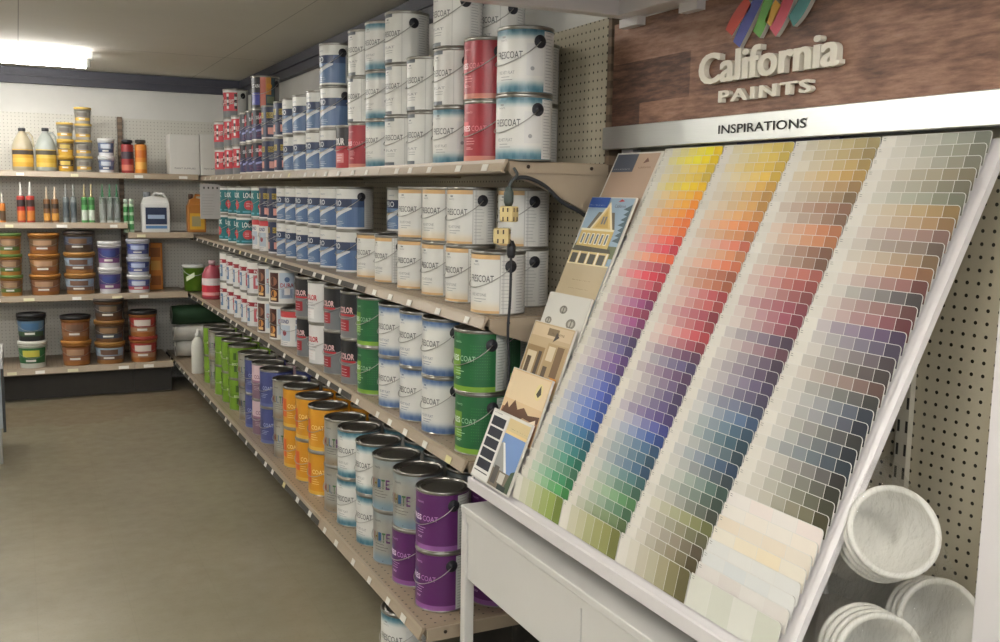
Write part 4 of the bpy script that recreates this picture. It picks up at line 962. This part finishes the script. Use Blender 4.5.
# bottles on the top back shelf
def canister(x0, x1, ytop, sh, z, body, lidc, bands, label, group, nozzle=None, yoff=.03, cat='bottle', name='canister'):
    yc = BACKY[sh] + yoff + .03; a = at(x0, 200, Y=yc); b = at(x1, 200, Y=yc); r = (b.x - a.x) / 2; h = at((x0 + x1) / 2, ytop, Y=yc).z - z
    t = empty(name, ((a.x + b.x) / 2, yc, z), label, cat, group); hb = h * (.66 if nozzle else .86)
    m = MB('plastic', body); pr = [(r * .96, 0), (r, .004)]
    for z0, z1, c in bands: pr += [(r, hb * z0, body), (r, hb * z0 + .0005, c), (r, hb * z1, c), (r, hb * z1 + .0005, body)]
    pr += [(r, hb * .96), (r * .94, hb)]; m.lathe(pr, 20); m.build('body', t)
    if nozzle:
        m = MB('plastic', nozzle); m.lathe([(r * .5, hb + .0005), (r * .36, hb + (h - hb) * .15), (r * .26, hb + (h - hb) * .5), (r * .12, h)], 12); m.build('nozzle', t)
    else:
        m = MB('plastic', lidc); m.lathe([(r * .7, hb + .0005), (r * .7, hb + (h - hb) * .3), (r * .9, hb + (h - hb) * .35), (r * .9, h * .985), (r * .8, h)], 18); m.build('cap', t)
canister(122.5, 135, 140, 'top', zt, (150, 46, 46), (44, 44, 48), [(.1, .3, (196, 110, 90)), (.5, .75, (60, 50, 60))], 'red canister beside the small white tubs', 'canisters on the top back shelf')
canister(136, 148, 140, 'top', zt, (214, 136, 48), (60, 58, 54), [(.15, .4, (226, 170, 80)), (.55, .8, (200, 110, 40))], 'orange canister right of the red one', 'canisters on the top back shelf')
canister(-4, 1.5, 128, 'top', zt, (90, 120, 150), (60, 80, 120), [(.2, .5, (180, 190, 200))], 'blue canister at the left edge of the top back shelf', 'canisters on the top back shelf')
def carton(x0, x1, ytop, sh, z, dep, label, ink=(120, 120, 118)):
    yf = BACKY[sh] + .03; a = at(x0, 160, Y=yf); b = at(x1, 160, Y=yf); h = at((x0 + x1) / 2, ytop, Y=yf).z - z; w = b.x - a.x - .002
    m = MB('paper', (206, 204, 198)); m.box((0, 0, 0), (w, dep, h), bev=.003); put_text(m, 'PAINT SUPPLIES', (w * .15, -.0008, h * .14), (1, 0, 0), (0, 0, 1), w * .7, .012, ink, .01)
    tag(m.build('cardboard_box', None, (a.x, yf, z)), label, 'box', 'white boxes on the top back shelf')
carton(170, 200, 134.5, 'top', zt, .2, 'larger plain white box on the top back shelf'); carton(200.5, 222, 134.5, 'top', zt, .2, 'white box partly hidden behind the red chequered cans')
# caulk tubes on the second back shelf
z2 = ZB['second'] + .0005; zj = ZB['jog'] + .0005
tubes = [(-1, 5, 193, (196, 120, 50), 'orange', [(.1, .6, (90, 70, 50))], (214, 210, 200)), (16.5, 25, 182, (166, 52, 44), 'red', [(.08, .45, (206, 120, 60)), (.6, .85, (52, 42, 42))], (224, 222, 214)), (26, 34.5, 182, (170, 56, 46), 'red', [(.08, .45, (206, 130, 60)), (.6, .85, (60, 46, 42))], (224, 222, 214)),
  (43, 50, 187, (120, 84, 52), 'brown', [(.1, .4, (206, 150, 70)), (.6, .8, (60, 46, 38))], (216, 196, 170)), (51, 58.5, 187, (124, 86, 54), 'brown', [(.1, .4, (206, 150, 70)), (.6, .8, (60, 46, 38))], (216, 196, 170)),
  (62.5, 69, 184, (120, 128, 128), 'grey', [(.2, .8, (84, 92, 96))], (150, 152, 150)), (70, 76.5, 184, (124, 130, 130), 'grey', [(.2, .8, (84, 92, 96))], (150, 152, 150)),
  (81, 87.5, 184, (86, 150, 84), 'green', [(.1, .5, (206, 214, 200)), (.7, .9, (60, 110, 60))], (176, 160, 120)), (88, 94.5, 184, (86, 150, 84), 'green', [(.1, .5, (206, 214, 200)), (.7, .9, (60, 110, 60))], (176, 160, 120)),
  (99, 106, 184, (206, 212, 206), 'white', [(.75, .98, (60, 120, 80)), (.1, .2, (150, 170, 150))], (70, 130, 90)), (106.5, 113, 184, (206, 212, 206), 'white', [(.75, .98, (60, 120, 80)), (.1, .2, (150, 170, 150))], (70, 130, 90)), (113.5, 120, 184, (190, 198, 196), 'white', [(.75, .98, (60, 120, 80)), (.1, .2, (150, 170, 150))], (70, 130, 90))]
cnt = {}
tot = {}
for q in tubes: tot[q[4]] = tot.get(q[4], 0) + 1
for x0, x1, yt, body, nm, bands, noz in tubes:
    cnt[nm] = cnt.get(nm, 0) + 1; which = '' if tot[nm] == 1 else ('left of the ' if cnt[nm] == 1 else 'right of the ' if cnt[nm] == tot[nm] else 'middle of the ') + {2: 'pair', 3: 'three'}[tot[nm]] + ' '
    canister(x0, x1, yt, 'second', z2, body, None, bands, f"{nm} caulking tube, {which}on the second back shelf", 'caulking tubes', noz, cat='caulking tube', name='caulk_tube')
for i, (x0, x1) in enumerate(((123, 128), (128.5, 133.5))): canister(x0, x1, 199, 'second', zj, (176, 200, 170), (190, 206, 190), [(.1, .3, (60, 130, 70)), (.4, .6, (60, 130, 70)), (.7, .9, (60, 130, 70))], f"slim green banded canister beside the white jug, {('left', 'right')[i]} one", 'green banded canisters')
def fjug(x0, x1, ytop, sh, z, col, capc, dep, panels, label, cat='jug', yoff=.03):
    yf = BACKY[sh] + yoff; a = at(x0, 210, Y=yf); b = at(x1, 210, Y=yf); w = b.x - a.x; h = at((x0 + x1) / 2, ytop, Y=yf).z - z
    t = empty('square_jug', (a.x, yf, z), label, cat); m = MB('plastic', col); m.box((0, 0, 0), (w, dep, h * .72), bev=.008)
    m.prism([(.006, .01, h * .72), (w - .006, .01, h * .72), (w * .9, .01, h * .86), (w * .36, .01, h * .9), (.02, .01, h * .86)], (0, dep - .02, 0)); m.build('jug_body', t)
    m = MB('plastic', col); m.tube([(w * .42, dep / 2, h * .88), (w * .5, dep / 2, h * .97), (w * .8, dep / 2, h * .96), (w * .92, dep / 2, h * .80)], .010, 8); m.build('handle', t)
    m = MB('plastic', capc); m.lathe([(w * .13, h * .86), (w * .13, h * .985), (w * .11, h)], 16, o=(w * .22, dep / 2, 0)); m.build('cap', t)
    m = MB('paper', (200, 200, 200))
    for i, (u0, u1, v0, v1, c) in enumerate(panels): m.box((w * u0, -.0006 - .0004 * i, h * v0), (w * u1, .0, h * v1), c)
    m.build('front_label', t)
fjug(142, 170, 192, 'second', zj, (216, 216, 212), (120, 124, 128), .12, [(.08, .92, .06, .66, (206, 206, 204)), (.12, .88, .2, .62, (44, 54, 80)), (.2, .8, .34, .44, (150, 170, 196)), (.12, .88, .1, .17, (90, 130, 176))], 'white square jug with navy label on the second back shelf')
fjug(188, 206, 194, 'second', zj, (168, 108, 40), (70, 50, 40), .10, [(.1, .9, .08, .5, (206, 160, 50)), (.2, .7, .16, .42, (150, 140, 100))], 'amber square jug behind the white notice')
# orange flat pack on the third back shelf
a = at(149, 278, Y=7.86); b = at(163, 278, Y=7.86); h = at(156, 243, Y=7.86).z - z3
m = MB('paper', (196, 122, 50)); m.box((0, 0, 0), (b.x - a.x, .05, h), bev=.002); w = b.x - a.x
for v0, v1, c in ((.1, .3, (150, 90, 40)), (.42, .62, (214, 160, 80)), (.7, .9, (140, 84, 40))): m.box((w * .15, -.0008, h * v0), (w * .85, 0, h * v1), c)
tag(m.build('flat_box', None, (a.x, 7.86, z3)), 'tall flat orange box leaning beside the white tubs', 'box')

# ------------------------------------------------------------------ far-end goods on the right shelves
fx, z = SHELF['third']
r = .078; pc = at(193.5, 275, Y=7.72)
t = empty('lime_pail', (pc.x, 7.72, ZB['third'] + .0005), 'lime green pail with white lid at the far aisle corner', 'pail')
m = MB('plastic', (106, 152, 44)); m.lathe([(r * .86, 0), (r * .98, .175), (r, .175), (r, .185)], 30)
for i in range(6):
    u = [(-PI / 2 - .9 + .14 * (i + j)) for j in (0, 1)]; R_ = r * .93 + .004; m.poly([(R_ * math.cos(u[0]), R_ * math.sin(u[0]), .075 + .006 * i), (R_ * math.cos(u[1]), R_ * math.sin(u[1]), .081 + .006 * i), (R_ * 1.02 * math.cos(u[1]), R_ * 1.02 * math.sin(u[1]), .115 + .006 * i), (R_ * 1.02 * math.cos(u[0]), R_ * 1.02 * math.sin(u[0]), .109 + .006 * i)], (214, 226, 190))
m.build('pail_body', t); m = MB('plastic', (206, 208, 204)); m.lathe([(r * 1.0, .178), (r * 1.06, .178), (r * 1.06, .196), (r * .96, .2), (0, .197)], 30); m.build('lid', t)
m = MB('plastic', (206, 208, 204)); m.tube([(r * 1.02 * math.cos(u), r * 1.02 * math.sin(u), .17 - .05 * abs(math.sin(u))) for u in [-PI * i / 14 for i in range(15)]], .002, 6); m.build('handle', t)
yj = solve_y(202, 275, fx + .085, .07)
t = empty('plastic_jug', (fx + .085, yj, z), 'jug of pink liquid with white and red label on the third shelf', 'jug'); r, h = .072, .275
m = MB('plastic', (168, 76, 90)); m.lathe([(r * .95, 0), (r, .008), (r, .15), (r * .94, .18), (r * .62, .225), (r * .3, .24), (r * .3, .25)], 28)
for z0, z1, c in ((.02, .10, (190, 44, 62)), (.10, .15, (216, 206, 206)), (.028, .05, (214, 150, 150))):
    for i in range(20):
        u0, u1 = -PI + PI * 1.3 * i / 20 - .4, -PI + PI * 1.3 * (i + 1) / 20 - .4; R_ = r + .001 + (.0005 if z1 - z0 < .03 else 0); m.poly([(R_ * math.cos(u0), R_ * math.sin(u0), z0), (R_ * math.cos(u1), R_ * math.sin(u1), z0), (R_ * math.cos(u1), R_ * math.sin(u1), z1), (R_ * math.cos(u0), R_ * math.sin(u0), z1)], c)
m.build('jug_body', t); m = MB('plastic', (196, 90, 104)); m.tube([(r * .3, 0, .23), (r * .8, 0, .232), (r * 1.0, 0, .2), (r * .98, 0, .16)], .009, 8); m.build('handle', t)
m = MB('plastic', (206, 170, 174)); m.lathe([(r * .34, .246), (r * .34, .272), (r * .28, .275)], 18); m.build('cap', t)
fx, z = SHELF['bottom']
yb_ = solve_y(191.5, 350, fx + .07, .045)
t = empty('squeeze_bottle', (fx + .07, yb_, z), 'tall white plastic bottle at the far end of the lowest shelf', 'bottle'); r = .047
m = MB('plastic', (208, 207, 198)); m.lathe([(r * .95, 0), (r, .006), (r, .19), (r * .9, .225), (r * .5, .25), (r * .42, .256)], 26); m.build('bottle_body', t); m = MB('plastic', (214, 213, 206)); m.lathe([(r * .46, .257), (r * .46, .275), (r * .26, .285), (r * .2, .31), (0, .312)], 18); m.build('cap', t)
# rolls lying at the corner of the lowest shelves
def roll(x, y, z, r, L, col, cola, name, label, group, lump=.0):
    m = MB('matte', col); n = 18; rnd = random.Random(int(x * 999) + int(z * 99)); K = 9; ids = []
    for k in range(K):
        u = k / (K - 1); rr = r * (.92 if k in (0, K - 1) else 1.0); ids.append(m.verts([(u * L, rr * math.cos(2 * PI * i / n) * (1 + lump * rnd.uniform(-1, 1)), r + rr * math.sin(2 * PI * i / n) * (1 + lump * rnd.uniform(-1, .2))) for i in range(n)]))
    for a, b in zip(ids, ids[1:]):
        for i in range(n): m.face((a + i, a + (i + 1) % n, b + (i + 1) % n, b + i), None, None, True)
    for ring, sgn in ((ids[0], -1), (ids[-1], 1)):
        q = [m.v[ring + i].copy() for i in range(n)]; c = sum(q, Vector()) / n; b = m.verts([c + (p_ - c) * .45 for p_ in q]); e = m.verts([c - Vector((sgn * .02, 0, 0))])
        for i in range(n): m.face((ring + i, ring + (i + 1) % n, b + (i + 1) % n, b + i), cola); m.face((b + i, b + (i + 1) % n, e), mix(cola, (20, 20, 20), .5))
    return tag(m.build(name, None, (x, y, z)), label, 'roll', group)
zz = ZB['bottom'] + .001
roll(1.03, 7.66, zz, .062, .46, (186, 184, 176), (196, 194, 186), 'cloth_roll', 'wrinkled white roll, lower of two at the aisle corner', 'white rolls', .07)
roll(1.02, 7.68, zz + .118, .062, .46, (190, 188, 180), (200, 198, 190), 'cloth_roll', 'wrinkled white roll, upper of two at the aisle corner', 'white rolls', .07)
roll(1.01, 7.69, zz + .245, .075, .5, (34, 60, 38), (120, 120, 112), 'sheeting_roll', 'dark green roll lying on the white rolls at the corner', None, .03)
# notice hanging at the far end of the second shelf
yN = 6.75
a = at(200, 190, Y=yN); b = at(220, 190, Y=yN); zt_ = at(210, 184, Y=yN).z; zb2 = at(210, 219, Y=yN).z
m = MB('paper', (190, 188, 184)); w = b.x - a.x; hN = zt_ - zb2; m.box((0, 0, 0), (w, .006, hN), bev=.001)
for i in range(4): m.box((w * (.16 + .22 * i), -.0006, hN * .86), (w * (.24 + .22 * i), 0, hN * .92), (70, 68, 66))
for i in range(8): m.box((w * .1, -.0006, hN * (.12 + .08 * i)), (w * (.6 + .04 * (i % 4)), 0, hN * (.135 + .08 * i)), (168, 166, 162))
tag(m.build('paper_notice', None, (a.x, yN, zb2)), 'white paper notice hanging at the far end of the second shelf', 'notice')
for i, (k, lb) in enumerate((('check', 'upright'),)):
    pass
# ------------------------------------------------------------------ outlet tap and cords by the shelf bracket
def cube_tap(px, py, X, label, rz):
    a = at(px, py, Y=X); t = empty('outlet_tap', a, label, 'outlet tap', 'cream outlet taps', rz); s = .0225
    m = MB('plastic', (206, 186, 132)); m.box((-s * .8, -s, -s), (s * .8, s, s), bev=.005); m.build('tap_body', t)
    for u in (-.008, .008):
        for v in (-.014, .012):
            m = MB('plastic', (70, 52, 40)); m.box((-s * .8 - .0006, u - .0022, v - .006), (-s * .8 + .001, u + .0022, v + .006)); m.box((u - .0022, -s - .0006, v - .006), (u + .0022, -s + .001, v + .006)); m.build('socket_slot', t)
cube_tap(509, 214, 2.512, 'cream outlet tap with socket slots hanging by the near cans', .5)
cube_tap(502, 236, 2.505, 'cream outlet tap below another, above the near white can', .9)
def cord(pts, r, col, label, name='power_cord', extra=None):
    P = [Vector(p) for p in pts]; out = []
    for i in range(len(P) - 1):
        p0, p1, p2, p3 = P[max(i - 1, 0)], P[i], P[i + 1], P[min(i + 2, len(P) - 1)]
        for j in range(8):
            u = j / 8; out.append(.5 * ((2 * p1) + (p2 - p0) * u + (2 * p0 - 5 * p1 + 4 * p2 - p3) * u * u + (-p0 + 3 * p1 - 3 * p2 + p3) * u ** 3))
    out.append(P[-1]); t = empty(name, out[0], label, 'power cord'); m = MB('rubber', col); m.tube([q - out[0] for q in out], r, 8); m.build('cable', t)
    if extra:
        for q, rr, L, c in extra: m = MB('rubber', c); q = Vector(q) - out[0]; m.lathe([(rr * .5, L), (rr, L * .7), (rr, L * .2), (rr * .7, 0)], 12, o=q); m.build('plug', t)
a = lambda px, py, Y=2.518: at(px, py, Y=Y)
cord([a(514, 168, 2.53), a(517, 175), a(511, 182), a(509, 190), a(509, 204, 2.512)], .0045, (60, 66, 66), 'grey-green cord dropping from the bracket hook into the outlet taps', extra=[(a(508.5, 206, 2.512), .014, .055, (66, 76, 72))])
cord([a(510, 240, 2.508), a(511, 262), a(510, 300), a(508, 330), a(509, 365), a(508, 392), a(510, 410, 2.522)], .0042, (34, 34, 40), 'black cord hanging in front of the nearest white can', extra=[(a(511, 258), .013, .05, (30, 30, 34))])
cord([a(516, 178, 2.53), a(528, 178, 2.528), a(545, 186, 2.526), a(562, 202, 2.525), a(580, 212, 2.525), a(592, 222, 2.525)], .006, (38, 40, 44), 'thick black cable running along under the top shelf bracket')
t = None

# ------------------------------------------------------------------ counter end at the left edge
a = at(4.5, 465, Z=0)
t = empty('counter_unit', (a.x - .585, a.y, 0), 'low white counter with dark edge trim at the left edge of the aisle', 'counter'); H0 = at(4.5, 358, Y=a.y).z
m = MB('paint', (196, 196, 194)); m.box((0, 0, H0 - .06), (.60, .55, H0), bev=.004); m.build('counter_top', t)
m = MB('paint', (150, 156, 160)); m.box((.02, .01, .20), (.5875, .53, H0 - .06), bev=.002); m.build('front_panel', t)
m = MB('rubber', (44, 46, 46)); m.box((.588, .004, .18), (.602, .03, H0 - .06)); m.build('edge_trim', t)
m = MB('paint', (140, 138, 132)); m.box((.53, .02, 0), (.58, .07, .20), bev=.003); m.build('leg', t)
m = MB('paint', (140, 138, 132)); m.box((.02, .02, 0), (.07, .07, .20), bev=.003); m.build('leg', t)

# ------------------------------------------------------------------ camera, world, view
cd = bpy.data.cameras.new('camera'); cam = bpy.data.objects.new('camera', cd); COL.objects.link(cam)
cd.sensor_width = 36; cd.lens = F * 36 / 1000; cd.clip_start = .05
right = Vector((ROWS[0].x, ROWS[1].x, ROWS[2].x)); down = Vector((ROWS[0].y, ROWS[1].y, ROWS[2].y)); fwd = Vector((ROWS[0].z, ROWS[1].z, ROWS[2].z))
cam.matrix_world = Matrix(((right.x, -down.x, -fwd.x, 0), (right.y, -down.y, -fwd.y, 0), (right.z, -down.z, -fwd.z, EYE), (0, 0, 0, 1)))
SC.camera = cam
w = bpy.data.worlds.new('open_end_fill'); SC.world = w; w.use_nodes = True  # added soft fill entering by the open end behind the camera
w.node_tree.nodes['Background'].inputs[0].default_value = (.86, .93, 1.0, 1); w.node_tree.nodes['Background'].inputs[1].default_value = .8
SC.view_settings.view_transform = 'Standard'; SC.view_settings.look = 'None'; SC.view_settings.gamma = 1; SC.view_settings.use_curve_mapping = False
SC.view_settings.exposure = .33
